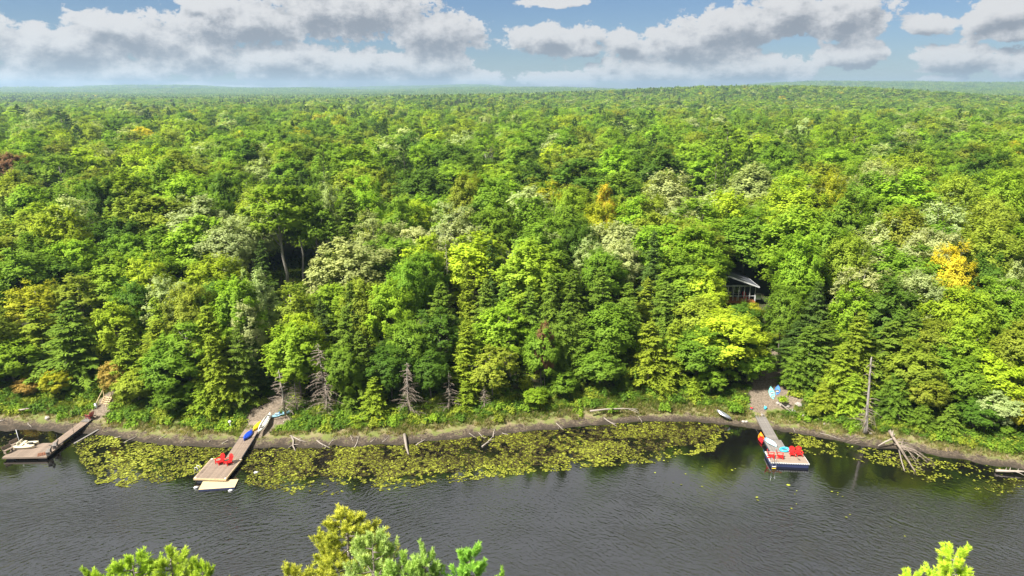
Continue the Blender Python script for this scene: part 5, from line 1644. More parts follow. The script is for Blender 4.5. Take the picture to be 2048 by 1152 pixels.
# pedal boat on the left platform
p = P(53, 893, .45)
o = empty('pedal_boat', (p.x, p.y, .45), .12, 'cream pedal boat stored on the left wooden platform', 'boat')
for s in (-1, 1):
    h = hull(2.3, .52, .30, M_CREAM, (), rocker=.05, camber=.06, pointed=5)
    h.build('pontoon', M_CREAM, o, (0, s * .45, 0))
m = MB(); m.box((-.25, 0, .33), (1.4, .5, .12)); m.build('deck', M_CREAM, o)
for s in (-1, 1):
    m = MB(); m.box((-.35, s * .33, .42), (.5, .5, .12)); m.box((-.62, s * .33, .56), (.1, .5, .34), (0, -.2, 0)); m.build('seat', M_CREAM, o)
m = MB(); m.box((.45, 0, .41), (.6, .34, .08)); m.build('footwell', M_BLACK, o)

# --- right dock
C1 = rect((1503, 822), (1524, 822), (1556, 878), (1537, 880), .6)
C2 = rect((1527, 880), (1562, 880), (1577, 904), (1540, 903), .5)
C3 = rect((1531, 905), (1604, 905), (1615, 924), (1545, 929), .5)
D = empty('floating_dock', (C3[0].x, C3[0].y, 0), 0, 'tan swim platform with dark blue float edge and four red chairs', 'dock', 'docks on the far shore')
w_, l_ = 4.05, 2.35
deck('plank', D, C3[0], C3[1], w_, l_, .52, M_CARPET, n=17, across=True, gap=.006)
mb = MB(); frame_box(mb, C3[0], C3[1], w_, l_, .46, .12, .05, D); mb.build('edge', M_WHITE, D)
mb = MB()
for k in range(16):
    p = loc_in(D, C3[0] + Rz(C3[1]) @ Vector((-w_ / 2 + (k + .5) * w_ / 16, -.065, 0))); mb.box((p.x, p.y, .46), (.11, .03, .05), (0, 0, C3[1]))
mb.build('bumper', M_NAVY, D)
mb = MB(); p = loc_in(D, C3[0] + Rz(C3[1]) @ Vector((0, l_ / 2, 0))); mb.box((p.x, p.y, .19), (w_, l_, .42), (0, 0, C3[1])); mb.build('float', M_NAVY, D)
lp = loc_in(D, P(1547, 929, .5))
for s in (-.22, .22):
    m = MB(); m.tube([lp + Vector(q) for q in ((s, .35, 0), (s, .35, .75), (s, .1, .85), (s, -.16, .6), (s, -.2, -.9))], .024, 6); m.build('ladder_rail', M_STEEL, D)
for k in range(4):
    m = MB(); m.box(lp + Vector((0, -.2, -.15 - .22 * k)), (.42, .09, .035)); m.build('ladder_step', M_YEL if k % 2 else M_WHITE, D)
E2 = empty('gangway', (C2[0].x, C2[0].y, 0), 0, 'wide grey section joining the right swim platform to its walkway', 'gangway')
deck('plank', E2, C2[0], C2[1], 2.0, C2[3] + .05, .50, M_DECKG, n=14)
mb = MB(); frame_box(mb, C2[0], C2[1], 2.0, C2[3], .42, .14, .05, E2); mb.build('skirt', M_DARK, E2)
p = loc_in(E2, C2[0] + Rz(C2[1]) @ Vector((0, C2[3] / 2, 0))); m = MB(); m.box((p.x, p.y, .16), (1.7, C2[3] - .4, .36), (0, 0, C2[1])); m.build('float', M_DARK, E2)
E1 = empty('gangway', (C1[0].x, C1[0].y, 0), 0, 'narrow grey crosswise planked walkway from right dock to shore', 'gangway')
deck('plank', E1, C1[0], C1[1], 1.25, C1[3], .56, M_DECKG, n=44, across=True, slope=.03, gap=.02)
mb = MB()
for s in (-.6, .6):
    a = loc_in(E1, C1[0] + Rz(C1[1]) @ Vector((s, 0, 0))); b = loc_in(E1, C1[0] + Rz(C1[1]) @ Vector((s, C1[3], 0)))
    mb.beam((a.x, a.y, .46), (b.x, b.y, .46 + .03 * C1[3]), .06, .14)
mb.build('beam', M_DECKG, E1)
for px, py, rz, lab in ((1542, 915, 1.2, 'red adirondack chair in profile at left end of the right platform'), (1560, 916, 1.2, 'red adirondack chair in profile, second from left on right platform'),
                        (1584, 911, -.15, 'red adirondack chair facing the lake, third from left on right platform'), (1598, 911, -.1, 'red adirondack chair facing the lake at right end of right platform')):
    p = P(px, py, .54); adirondack('adirondack_chair', (p.x, p.y, .545), rz, lab, 'chair', 'red adirondack chairs', M_RED, .86)
kayak('kayak', (1553, 894), (1529, 879), .56, .62, 'light blue kayak lying across the right dock section', None, M_ICE, W=.75, flip=True, zof=.02)
kayak('kayak', (1524, 889), (1521, 869), .0, .05, 'red and orange kayak floating left of the right dock', None, M_FLAME, W=.75, cock=((.25, .3),), zof=-.06, seatm=M_RED)
p = P(1569, 901, .53); o = empty('swim_ring', (p.x, p.y, .66), .2, 'turquoise inflatable ring behind the red chairs on right dock', 'swim ring')
m = MB(); n = 22
m.tube([(.48 * math.cos(2 * math.pi * k / n), .36 * math.sin(2 * math.pi * k / n), 0) for k in range(n + 1)], .13, 9, cap=False); m.build('tube', M_AQUA, o)
m = MB(); m.tube([(.1, -.36, .13), (.1, -.36, .17)], .025, 6); m.build('valve', M_WHITE, o)
p0, p1 = P(1592, 913, .56), P(1599, 920, .56)
o = empty('paddle', tuple(p0), 0, 'dark canoe paddle lying on the right platform', 'paddle')
v = p1 - p0; m = MB(); m.tube([(0, 0, .01), v * .75 + Vector((0, 0, .01))], .016, 6); m.build('shaft', M_BLACK, o)
m = MB(); m.ellipsoid((0, 0, 0), (.24, .08, .012), 12, 5); m.build('blade', M_BLACK, o, v * .9 + Vector((0, 0, .015)), (0, 0, math.atan2(v.y, v.x)))
p = P(1502, 822, .85); o = empty('life_jacket_bag', (p.x, p.y, .82), .3, 'dark blue bag with red flap at shore end of the right walkway', 'bag')
m = MB(); m.ellipsoid((0, 0, .25), (.32, .25, .27), 12, 8, jitter=.05, rr=rnd); m.build('body', M_NAVY, o)
m = MB(); m.ellipsoid((.02, 0, .44), (.2, .18, .1), 10, 6); m.build('flap', M_RED, o)
p = P(1530, 821, .9); o = empty('blue_bucket', (p.x, p.y, gz(p.x, p.y)), 0, 'small light blue bucket on ground right of the walkway end', 'bucket')
m = MB(); m.tube([(0, 0, 0), (0, 0, .36)], [.14, .18], 12); m.build('pail', M_AQUA, o)
m = MB(); m.tube([(-.18, 0, .34), (-.1, 0, .5), (.1, 0, .5), (.18, 0, .34)], .01, 4); m.build('handle', M_STEEL, o)
zb = 1.9
kayak('kayak', (1546, 803), (1540, 777), 1.35, 2.3, 'pale aqua kayak lying on the bare slope above the right dock', None, M_TEAL, W=.75, cock=((.05, .24), (-.6, .2)), zof=.1, seatm=M_WHITE)
kayak('kayak', (1553, 795), (1556, 775), 1.6, 2.3, 'denim blue kayak on bare slope right of the aqua kayak', None, M_MIDB, W=.75, cock=((-.2, .3),), zof=.1, seatm=M_WHITE)
p0_, p1_ = (1433, 822), (1461, 839)
kayak('canoe', p0_, p1_, 1.2, .55, 'grey metal canoe lying nose down on the bank under the trees', None, M_STEEL, W=.8, flip=True, cat='canoe')

# stones
for px, py, r_s, lab in ((1556, 812, .40, 'pinkish boulder left end of the stone heap below the kayaks'), (1565, 815, .45, 'largest pinkish boulder in stone heap below the kayaks'), (1575, 816, .35, 'pinkish boulder right end of the stone heap below the kayaks'),
                         (1566, 806, .30, 'upper small boulder of the stone heap below the kayaks'), (1584, 825, .42, 'pale flat stone on bank right of the stone heap'), (1596, 820, .50, 'long grey boulder at forest edge right of the kayaks'),
                         (1524, 829, .33, 'rounded stone beside shore end of the right walkway'), (1488, 833, .28, 'stone left of the right walkway on the mud'), (1494, 836, .22, 'small stone left of the right walkway, nearer the water'),
                         (1636, 838, .30, 'grey stone in the grass left of the broken snag'), (1648, 845, .25, 'smaller grey stone in grass left of the broken snag'), (1742, 866, .28, 'white stone at foot of the broken snag'),
                         (95, 836, .40, 'grey flat boulder on mud left of the gangway'), (568, 842, .15, 'small white stone on grass below the blue kayaks'), (1606, 832, .26, 'stone in the grass right of the pale flat stone')):
    z = .9
    for _ in range(3): p = P(px, py, z); z = gz(p.x, p.y)
    m = MB(); m.ellipsoid((0, 0, 0), (r_s, r_s * .75, r_s * .55), 9, 6, jitter=.16, rr=rnd)
    for f in range(len(m.sm)): m.sm[f] = False
    o = m.build('boulder', M_ROCK, None, (p.x, p.y, z + r_s * .2), (0, 0, rnd.uniform(0, 6)))
    tag(o, lab, 'rock', 'stones on the bank')

# ------------------------------------------------------------------ driftwood and dead trees
def log_between(name, a, b, r, lab, M=M_DRIFT, cat='log', grp='driftwood on the beach', twigs=2, za=None, zb=None, plank=False):
    def g(q, zz):
        z = .3
        for _ in range(3):
            p = P(*q, z); z = max(gz(p.x, p.y), 0.0) if zz is None else zz
        return P(*q, z + r * .6)
    pa, pb = g(a, za), g(b, zb)
    root = empty(name, tuple(pa), 0, lab, cat, grp)
    v = pb - pa; n = Vector((-v.y, v.x, 0)).normalized(); L = v.length
    m = MB()
    if plank: m.beam((0, 0, 0), v, .22, .05)
    else:
        k1, k2 = rnd.uniform(-.05, .05) * L, rnd.uniform(-.05, .05) * L
        m.tube([Vector((0, 0, 0)), v * .33 + n * k1, v * .66 + n * k2, v], [r, r * .85, r * .7, r * .4], 7)
    m.build('stem', M, root)
    for k in range(twigs):
        t_ = rnd.uniform(.25, .9); s = rnd.choice((-1, 1)); l_ = L * rnd.uniform(.15, .35)
        m = MB(); q0 = v * t_; q1 = q0 + (n * s * .8 + v.normalized() * .5) * l_ + Vector((0, 0, rnd.uniform(0, .12)))
        m.tube([q0, q0.lerp(q1, .5) + Vector((0, 0, .06)), q1], [r * .4, r * .28, r * .1], 4); m.build('branch', M, root)
    return root


for a, b, r, lab in (((583, 872), (591, 902), .13, 'pale driftwood pole leaning into the water below the blue kayaks'), ((580, 871), (612, 884), .10, 'pale driftwood pole joined to another in a V'),
                     ((634, 881), (660, 896), .09, 'pale stick angled on the mud right of the V driftwood'), ((658, 890), (671, 872), .05, 'thin crooked branch rising right of the angled stick'),
                     ((709, 895), (719, 871), .06, 'thin pale branch running down to the lily pads'), ((700, 870), (706, 882), .04, 'short crooked twig on the mud left of the thin branch'),
                     ((741, 884), (752, 875), .05, 'short stick on mud left of the white log, first'), ((765, 884), (779, 872), .05, 'short stick on mud left of the white log, second'),
                     ((832, 890), (852, 878), .07, 'forked driftwood right of the white beached log'), ((938, 866), (953, 876), .05, 'thin pale branch left of the crossed driftwood'),
                     ((957, 865), (970, 877), .05, 'second thin pale branch left of the crossed driftwood'), ((964, 893), (986, 872), .09, 'crossed driftwood branch reaching into the lily pads'),
                     ((986, 874), (991, 857), .07, 'upper driftwood limb lying above the crossed branch'), ((1004, 866), (1018, 870), .05, 'short driftwood on mud right of the crossed branch'),
                     ((1112, 846), (1126, 860), .05, 'slim driftwood branch on the dark mud'), ((1208, 836), (1234, 853), .09, 'pale driftwood pole slanting down the dark mud bank'),
                     ((1277, 832), (1284, 845), .04, 'thin twig on the dark mud bank near its right end'), ((1180, 822), (1276, 818), .12, 'long brown fallen trunk along the dark mud bank'),
                     ((248, 885), (276, 871), .05, 'thin dark branch on mud above the left lily bed'), ((444, 888), (458, 879), .06, 'white crooked stick on mud left of the middle dock'),
                     ((416, 884), (421, 880), .07, 'short white wood chunk on mud left of the middle dock'), ((318, 878), (334, 869), .05, 'thin branch on mud above middle of the left lily bed'),
                     ((362, 886), (372, 876), .04, 'small grey twig between left lily bed and middle dock'), ((229, 876), (244, 872), .05, 'short pale branch on mud just right of the long plank'),
                     ((36, 820), (59, 817), .12, 'whitish log under the orange tinged bushes at far left'), ((56, 846), (63, 855), .07, 'small white stick on the far left mud beach'), ((0, 842), (9, 840), .08, 'white wood chunk at the left end of the beach'),
                     ((1586, 855), (1590, 864), .05, 'upright grey stub on the beach right of the right dock'), ((1560, 806), (1582, 824), .07, 'thin log lying beside the stone heap'), ((1640, 866), (1690, 880), .05, 'thin branch along the beach left of the snag')):
    log_between('driftwood', a, b, r, lab)
log_between('driftwood', (809, 869), (817, 909), .2, 'thick white beached log pointing into the lily pads', twigs=0)
log_between('dock_board', (148, 887), (197, 859), .05, 'long dark plank lying from beach into the left lily bed', M_DECKG, 'plank', None, 0, None, None, True)
log_between('fallen_tree', (1992, 941), (2062, 944), .16, 'pale fallen trunk lying in the water at far right edge', twigs=5, grp=None, cat='fallen tree', za=.15, zb=.3)

# broken snag
z = 1.2
for _ in range(3): p = P(1731, 862, z); z = gz(p.x, p.y)
top = px_dir(1741, 721); zt = CAM_H + top.z / top.y * (p.y + .2); xt = top.x / top.y * (p.y + .2)
o = empty('broken_snag', tuple(p), 0, 'tall bare broken trunk standing on the bank in front of the hemlocks', 'dead tree')
Ht = zt - z; dx = xt - p.x
m = MB(); m.tube([(0, 0, -.2), (.05, 0, .5), (dx * .3, .03, Ht * .3), (dx * .6, .05, Ht * .6), (dx, .1, Ht * .97), (dx + .03, .1, Ht)], [.32, .19, .15, .13, .095, .04], 9); m.build('trunk', M_BARKP, o)
g = random.Random(4)
for k in range(46):
    m = MB()
    t_ = g.uniform(.08, .97); az = g.uniform(0, 6.28); L = g.uniform(.25, .8) if t_ > .45 else g.uniform(.8, 2.1)
    a = Vector((dx * t_, .06, Ht * t_)); d_ = Vector((math.cos(az), math.sin(az), g.uniform(-.5, .15)))
    m.tube([a, a + d_ * L * .5 + Vector((0, 0, .05)), a + d_ * L + Vector((0, 0, -.18 * L))], [.045, .028, .012], 4); m.build('branch', M_DEAD, o)
for k in range(26):
    m = MB()
    az = g.uniform(0, 6.28); L = g.uniform(1.0, 2.2); a = Vector((0, 0, g.uniform(.3, 2.4)))
    d_ = Vector((math.cos(az), math.sin(az), 0))
    m.tube([a, a + d_ * L * .4 + Vector((0, 0, -.1)), a + d_ * L * .7 + Vector((0, 0, -a.z * .7))], [.03, .02, .006], 4); m.build('branch', M_DEAD, o)

# fallen tree with its fan of branches
base = P(1782, 866, 1.0)
o = empty('fallen_tree', tuple(base), 0, 'grey fallen tree with a fan of bare branches reaching into the water', 'fallen tree')


def rel(px, py, z): return P(px, py, z) - base


m = MB(); m.tube([rel(1779, 862, 1.5), rel(1785, 872, 1.2), rel(1806, 905, .7), rel(1830, 943, .05)], [.19, .17, .12, .06], 9); m.build('trunk', M_DEAD, o)
m = MB(); m.tube([rel(1756, 892, .35), rel(1770, 884, .8), rel(1784, 878, 1.1)], [.06, .10, .13], 7); m.build('limb', M_DRIFT, o)
m = MB(); m.tube([rel(1798, 900, .7), rel(1803, 922, .3), rel(1810, 945, -.05)], [.08, .065, .045], 7); m.build('limb', M_DRIFT, o)
for px, py in ((1781, 859), (1786, 861), (1790, 868)):
    m = MB(); m.tube([rel(1785, 874, 1.1), rel(px, py, 1.8)], [.12, .03], 6); m.build('root_spike', M_DRIFT, o)
g = random.Random(11)
ends = [(1866, 934), (1860, 921), (1838, 940), (1851, 905), (1832, 898), (1845, 912), (1826, 892), (1856, 928), (1818, 886), (1870, 930), (1843, 933), (1822, 935), (1834, 950), (1812, 884), (1848, 920), (1838, 905)]
for (ex, ey) in ends:
    m = MB()
    sx0, sy0 = 1792 + g.uniform(-4, 14), 884 + g.uniform(-6, 16)
    a, b = rel(sx0, sy0, .9), rel(ex, ey, g.uniform(.0, .25))
    c = a.lerp(b, .5) + Vector((g.uniform(-.2, .3), g.uniform(.1, .5), g.uniform(.35, .8)))
    pts = [a * (1 - u) ** 2 + c * 2 * u * (1 - u) + b * u * u for u in (0, .25, .5, .75, 1)]
    m.tube(pts, [.055, .045, .035, .022, .008], 5)
    for k in range(5):
        u = g.uniform(.25, .95); i = min(int(u * 4), 3); q = pts[i].lerp(pts[i + 1], u * 4 - i)
        e = q + Vector((g.uniform(-.7, .7), g.uniform(-.8, .1), g.uniform(-.15, .35)))
        m.tube([q, (q + e) / 2 + Vector((0, 0, .05)), e], [.02, .014, .005], 4, cap=False)
    m.build('branch', M_DEAD, o)
# brush pile in the shallows left of the fallen tree
base2 = P(1738, 884, 0)
o = empty('brush_heap', tuple(base2), 0, 'tangle of dead branches in shallow water below the broken snag', 'branches')
for k in range(16):
    m = MB(); a = Vector((g.uniform(-2.4, 1.6), g.uniform(-.6, 1.0), .1)); az = g.uniform(-.6, .6) + (3.14 if g.random() < .5 else 0); L = g.uniform(.8, 2.0)
    b = a + Vector((math.cos(az) * L, math.sin(az) * L, g.uniform(-.1, .5)))
    m.tube([a, (a + b) / 2 + Vector((0, 0, .2)), b], [.04, .028, .008], 5)
    for q in range(4):
        s = a.lerp(b, g.uniform(.2, .9)); m.tube([s, s + Vector((g.uniform(-.5, .5), g.uniform(-.5, .5), g.uniform(0, .35)))], [.015, .005], 3)
    m.build('branch', M_DEAD, o)

# ------------------------------------------------------------------ cabins
M_WALL = mat('dark_siding', (.045, .05, .06), .7, .25, 4)
M_ROOF = mat('grey_shingle', (.09, .095, .11), .85, .3, 9, bump=.4)
M_TRIM = mat('white_trim', (.55, .55, .54), .5, .1)
M_DECKO = mat('orange_deck', (.42, .17, .06), .6, .25, 3, (1, 6, 1))
M_GLASS = mat('window_glass', (.02, .025, .03), .08, .1, spec=.8)


def roof_pieces(root, w, l, eave, ridge, M, over=.35, th=.12, yaw=0, rows=9):
    """gable roof, ridge along Y: two slopes of overlapping shingle courses"""
    hw = w / 2 + over; pitch = math.atan2(ridge - eave, w / 2)
    sl = hw / math.cos(pitch)
    me = MB(); me.box((0, 0, 0), (sl / rows + .05, l + 2 * over, .035))
    me = me.mesh('shingle_course', M)
    for s in (-1, 1):
        m = MB(); m.box((s * hw / 2, l / 2, (ridge + ridge - math.tan(pitch) * hw) / 2 - .04), (sl, l + 2 * over - .1, .06), (0, s * pitch, 0)); m.build('roof', M_TRIM, root)
        for k in range(rows):
            x_ = s * hw * (k + .5) / rows; z_ = ridge - math.tan(pitch) * abs(x_) + .035
            link_mesh('shingle_course', me, root, (x_, l / 2, z_), (0, s * (pitch - .03), 0))
        a = Vector((0, -over - .03, ridge)); b = Vector((s * hw, -over - .03, ridge - math.tan(pitch) * hw))
        m = MB(); m.beam(a, b, .05, .2); m.build('rake_board', M_TRIM, root)
        m = MB(); m.box((s * (hw + .02), l / 2, ridge - math.tan(pitch) * hw), (.1, l + 2 * over, .12)); m.build('gutter', M_TRIM, root)


dk = P(1508, 603, 6.5)       # right front corner of the deck
cab = empty('lakeside_cabin', (dk.x - 4.6, dk.y, 4.2), 0, 'dark cabin with grey gable roof, white posts and orange deck among trees', 'cabin')
zf = 6.5 - 4.2
m = MB(); m.box((0, 5.6, zf + 1.3), (9.2, 6.0, 2.6)); m.build('wall', M_WALL, cab)
m = MB(); m.add([(-5.0, 2.55, zf + 2.62), (5.0, 2.55, zf + 2.62), (0, 2.55, zf + 4.3), (-5.0, 2.62, zf + 2.62), (5.0, 2.62, zf + 2.62), (0, 2.62, zf + 4.3)], [(0, 1, 2), (5, 4, 3), (0, 3, 4, 1), (1, 4, 5, 2), (2, 5, 3, 0)]); m.build('gable', M_WALL, cab)
for xx in (-3, -.4, 2.4):
    f = MB(); f.box((xx, 2.57, zf + 1.35), (1.5, .06, 1.5)); fo = f.build('window', M_TRIM, cab)
    f = MB(); f.box((xx, 2.53, zf + 1.35), (1.34, .03, 1.34)); f.build('pane', M_GLASS, fo)
rr_ = empty('roof_frame', (0, .6, 0)); rr_.parent = cab
bpy.data.objects.remove(rr_)
roof_pieces(cab, 9.6, 8.6, zf + 2.65, zf + 4.35, M_ROOF)
m = MB(); m.box((0, .55, zf + 2.5), (9.9, .12, .16)); m.build('porch_beam', M_TRIM, cab)
for k in range(9):
    m = MB(); m.box((4.85 - .9 * k, .55, zf + 1.2), (.10, .10, 2.42)); m.build('porch_post', M_TRIM, cab)
for k in range(12):
    m = MB(); m.box((-.1, .1 + .2 * k, zf), (9.8, .185, .05)); m.build('deck_board', M_DECKO, cab)
m = MB(); m.box((-.1, -.03, zf - .16), (9.8, .06, .26)); m.build('fascia', M_DECKO, cab)
m = MB(); m.box((-.1, .03, zf + .95), (9.8, .10, .06)); m.build('railing', M_TRIM, cab)
for k in range(7):
    m = MB(); m.box((4.75 - 1.5 * k, .03, zf + .5), (.09, .09, .86)); m.build('rail_post', M_TRIM, cab)
for k in range(5):
    m = MB(); m.box((4.5 - 2.2 * k, .5, zf / 2 - .6), (.16, .16, zf + 1.0)); m.build('support_post', M_BARK, cab)
m = MB(); m.box((-.1, 5.6, zf / 2 - .6), (9.0, 5.6, zf + 1.1)); m.build('foundation', M_DARK, cab)
p = P(1481, 589, 6.55); adirondack('deck_chair', (p.x, dk.y + 1.5, 6.53), .2, 'red chair on the cabin deck behind the railing', 'chair', None, M_RED)
p = P(1508, 590, 6.55); o = empty('covered_grill', (p.x - .3, dk.y + 1.0, 6.53), 0, 'grey covered barbecue at right end of the cabin deck', 'barbecue')
m = MB(); m.box((0, 0, .45), (.9, .55, .75)); m.build('cabinet', M_STEEL, o)
m = MB(); m.tube([(-.45, 0, .85), (.45, 0, .85)], .27, 12); m.build('hood', M_ROCK, o)

# the half hidden house on the left
hp = P(420, 555, 6.0)
hs = empty('hidden_house', (hp.x, hp.y + 1.0, 4.6), .1, 'half hidden house with reddish deck and pale roof behind left trees', 'house')
m = MB(); m.box((0, 5.0, 1.8), (8.5, 6.0, 3.6)); m.build('wall', M_WALL, hs)
roof_pieces(hs, 8.9, 8.0, 3.3, 4.7, mat('pale_roof', (.42, .42, .41), .8, .2, 6))
for xx in (-2.6, 0, 2.6):
    f = MB(); f.box((xx, 1.96, 1.9), (1.4, .06, 1.3)); fo = f.build('window', M_TRIM, hs)
    f = MB(); f.box((xx, 1.92, 1.9), (1.24, .03, 1.14)); f.build('pane', M_GLASS, fo)
for k in range(10):
    m = MB(); m.box((-.4, -.3 + .22 * k, .9), (9.8, .2, .05)); m.build('deck_board', M_DECKG, hs)
for k in range(6):
    m = MB(); m.box((-5.2 + 1.9 * k, -.36, .9), (.14, .14, 2.0)); m.build('deck_post', M_RUST, hs)
m = MB(); m.box((-.4, -.36, 1.9), (9.8, .1, .08)); m.build('railing', M_RUST, hs)
# pink parasol, white dish, stairs through the left trees
p = P(455, 541, 8.2); o = empty('parasol', (p.x, hp.y - .2, 5.6), 0, 'faded pink parasol showing through the bright maple by the hidden house', 'parasol')
m = MB(); m.tube([(0, 0, 0), (0, 0, 2.6)], .03, 6); m.build('pole', M_WHITE, o)
m = MB(); n = 10; V = [(0, 0, 2.75)] + [(1.2 * math.cos(6.283 * k / n), 1.2 * math.sin(6.283 * k / n), 2.2) for k in range(n)]
m.add(V, [(0, k + 1, (k + 1) % n + 1) for k in range(n)]); m.build('canopy', mat('faded_pink', (.55, .22, .18), .7, .15), o)
p = P(632, 566, 5.6); o = empty('satellite_dish', (p.x, p.y, gz(p.x, p.y)), 0, 'small white dish on a pole in the grassy clearing', 'satellite dish')
m = MB(); m.tube([(0, 0, 0), (0, 0, 1.0)], .035, 6); m.build('pole', M_STEEL, o)
m = MB(); m.ellipsoid((0, 0, 1.2), (.36, .10, .34), 14, 8); m.build('dish', M_WHITE, o)
sa = P(530, 640, 4.6); o = empty('earth_steps', tuple(sa), 0, 'timber edged earth steps glimpsed between the left trees', 'steps')
for k in range(6):
    m = MB(); m.box((.15 * k, .75 * k, .16 * k + .1), (1.6, .16, .14), (0, 0, .1)); m.build('step_timber', M_NEWWOOD, o)
m = MB(); m.beam((-.9, -.3, .7), (1.5, 3.2, 1.7), .07, .09); m.build('handrail', M_NEWWOOD, o)
# grey metal roofed shed glimpsed left of the plot
sp_ = P(668, 606, 6.0); o = empty('garden_shed', (sp_.x, sp_.y, gz(sp_.x, sp_.y)), .3, 'shed with glinting grey metal roof hidden in the left trees', 'shed')
m = MB(); m.box((0, 1.5, 1.0), (2.6, 2.4, 2.0)); m.build('wall', M_WALL, o)
m = MB(); m.box((0, 1.4, 2.15), (3.0, 3.0, .08), (.25, 0, 0)); m.build('roof', M_STEEL, o)
# lawn of the clearing
c = P(622, 545, 5.5); n = 2600
x = npr.normal(c.x, 4.0, n); y = npr.normal(c.y + 1, 4.5, n)
tn = gt[npr.choice([0, 1, 4], n)]
scatter('clearing_grass', np.stack([x, y, ground_z(x, y)], -1), npr.uniform(0, 6.28, n), np.stack([npr.uniform(1, 2, n)] * 3, -1), npr.integers(0, 3, n), np.concatenate([tn, np.ones((n, 1))], 1),
        [tuft(20 + k, 14, .22, .22, .02, 1.0) for k in range(3)], 'bright grass in the small clearing behind the left trees')


# ------------------------------------------------------------------ pines in front, on the camera's bank
def front_pine(seed, H, Rr, nb=64, depth=7.5, shoots=13, full=1.0):
    """crown top of a pine seen close: boughs that turn up into candle-like shoots thick with needles"""
    g = np.random.default_rng(seed); C, A, Bv, vv = [], [], [], []
    wood = MB(); wood.tube([(0, 0, 0), (.1, 0, H * .5), (0, 0, H * .98)], [.26, .17, .02], 8)
    for k in range(nb):
        u = ((k + .5) / nb) ** .85; z0 = H - .15 - depth * u
        L = Rr * (u ** .62) * g.uniform(.65, 1.12) + .12; az = k * 2.39996 + g.normal(0, .3)
        d = np.array([math.cos(az), math.sin(az), 0]); s = np.array([-d[1], d[0], 0])
        rise = L * g.uniform(.15, .45)
        wood.tube([(0, 0, z0), tuple(d * L * .5 + np.array([0, 0, z0 + rise * .35])), tuple(d * L + np.array([0, 0, z0 + rise]))], [.045, .03, .01], 4, cap=False)
        bt = g.random()
        for q in range(shoots):
            f = g.uniform(.25, 1) ** .7
            p = d * L * f + s * g.normal(0, .16) * L * (1.2 - .5 * f) + np.array([0, 0, z0 + rise * f ** 1.5 + g.normal(0, .06)])
            sl = g.uniform(.22, .60) * (1 - .25 * u)
            sdv = unit(np.array([0, 0, 1.]) + d * g.uniform(.0, .75) + g.normal(0, .22, 3))
            nn = int(46 + 80 * sl)
            tt = g.uniform(0, 1, nn)
            base_ = p + sdv * (sl * tt)[:, None]
            rad = g.normal(0, 1, (nn, 3)); rad = unit(rad - (rad @ sdv)[:, None] * sdv)
            nd = unit(rad * .85 + sdv * (.45 + .5 * tt)[:, None])
            ln = .095 * g.uniform(.7, 1.2, nn)[:, None]
            C.append(base_ + nd * ln * .8); A.append(nd * ln)
            Bv.append(unit(np.cross(nd, g.normal(0, 1, (nn, 3)))) * .0115)
            vv.append(np.clip(.25 * bt + .2 * g.random() + .22 * g.random(nn) + .38 * tt, 0, 1))
    V, F = leaf_quads(np.concatenate(C), np.concatenate(A), np.concatenate(Bv))
    return raw_mesh('crown', V, F, M_NEEDLE, var=np.concatenate(vv)), wood.mesh('trunk', M_BARK)


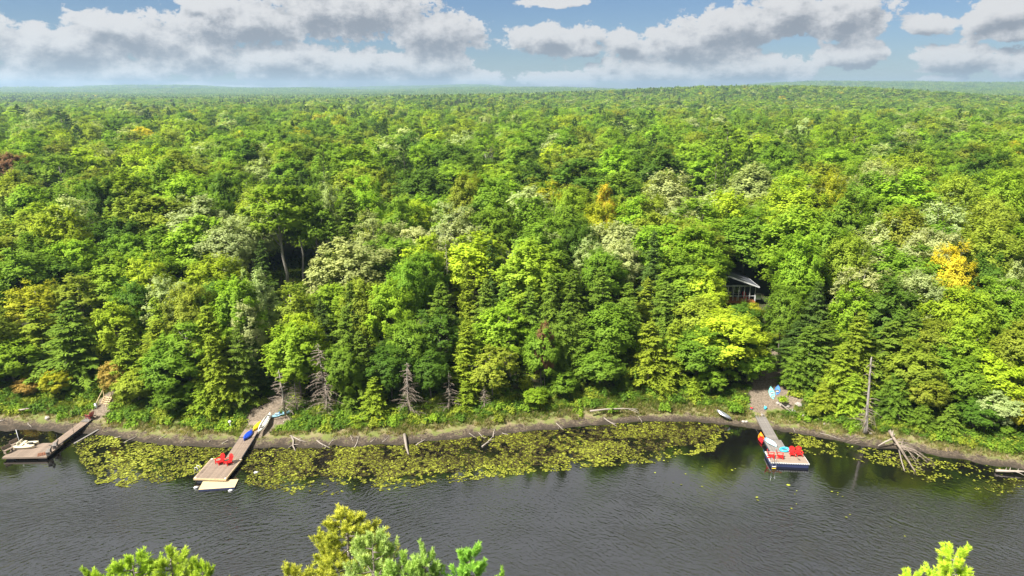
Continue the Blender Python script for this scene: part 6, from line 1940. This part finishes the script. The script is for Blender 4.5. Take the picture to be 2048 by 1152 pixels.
FP = [front_pine(1, 18.5, 3.1, 74), front_pine(2, 17., 1.7, 44, 6.0, 11), front_pine(3, 17., 2.4, 56, 6.5, 12)]
for px, py, w, d, k, tint, lab in (
    (690, 1003, 1.0, 31, 0, (.24, .30, .02), 'tallest foreground pine with olive yellow crown, bottom centre'),
    (742, 1047, .85, 27, 2, (.24, .36, .08), 'fresh green foreground pine in front of the olive yellow one'),
    (800, 1098, .8, 25.5, 2, (.20, .34, .05), 'low green foreground pine between the fresh green one and slim leaders'),
    (850, 1076, .75, 26.5, 1, (.20, .34, .06), 'slim light green foreground pine leader, left of two at bottom centre'),
    (938, 1073, .85, 26.5, 1, (.16, .34, .03), 'slim bright green foreground pine leader, right of two at bottom centre'),
    (1002, 1130, .6, 25.5, 1, (.18, .34, .03), 'smallest green pine tip at bottom just right of centre pines'),
    (575, 1118, .75, 27, 2, (.25, .31, .025), 'olive yellow lower pine tip left of the tallest foreground pine'),
    (178, 1118, .65, 26.5, 1, (.22, .36, .02), 'leftmost small pine tip of the bottom left group'),
    (258, 1092, .9, 27, 2, (.22, .36, .02), 'second pine from left in the bottom left group'),
    (335, 1088, .9, 27.5, 2, (.24, .36, .025), 'tallest pine of the bottom left group'),
    (398, 1100, .6, 27, 1, (.22, .35, .02), 'slim pine at right end of the bottom left group'),
    (464, 1143, .4, 26.5, 1, (.30, .38, .04), 'tiny pine tip alone right of the bottom left group'),
    (1918, 1077, .85, 27, 1, (.30, .46, .02), 'bright yellow-green pine top at bottom right'),
    (1832, 1124, .6, 26.5, 1, (.30, .46, .02), 'small pine tip left of the bottom right pine')):
    dr = px_dir(px, py); x = dr.x / dr.y * d; zt = CAM_H + dr.z / dr.y * d - .7; z = gz(x, d)
    H0 = [18.5, 17., 17.][k]
    rt = empty('foreground_pine', (x, d, z - .1), rnd.uniform(0, 6.28), lab, 'tree', 'pines in the foreground')
    # stand at full height: slide the crown so that the tip reaches its place
    sz = (zt - z + .1) / H0
    rt.scale = (w * 1.2, w * 1.2, sz)
    o = link_mesh('crown', FP[k][0], rt); o['tint'] = [tint[0] * 1.5, tint[1] * 1.35, tint[2] * 1.6 + .02, 1.0]
    link_mesh('trunk', FP[k][1], rt)
# forest floor and low growth on that bank
n = 1500
x = npr.uniform(-45, 45, n); y = npr.uniform(16, 33.5, n)
tn = np.array([TINT['mid'], TINT['dark']])[npr.integers(0, 2, n)]
scatter('near_bank_growth', np.stack([x, y, ground_z(x, y)], -1), npr.uniform(0, 6.28, n), np.stack([npr.uniform(.8, 2, n)] * 3, -1), npr.integers(0, 2, n), np.concatenate([tn, np.ones((n, 1))], 1),
        [bushlet(30), bushlet(31)], 'low growth on the bank below the foreground pines')
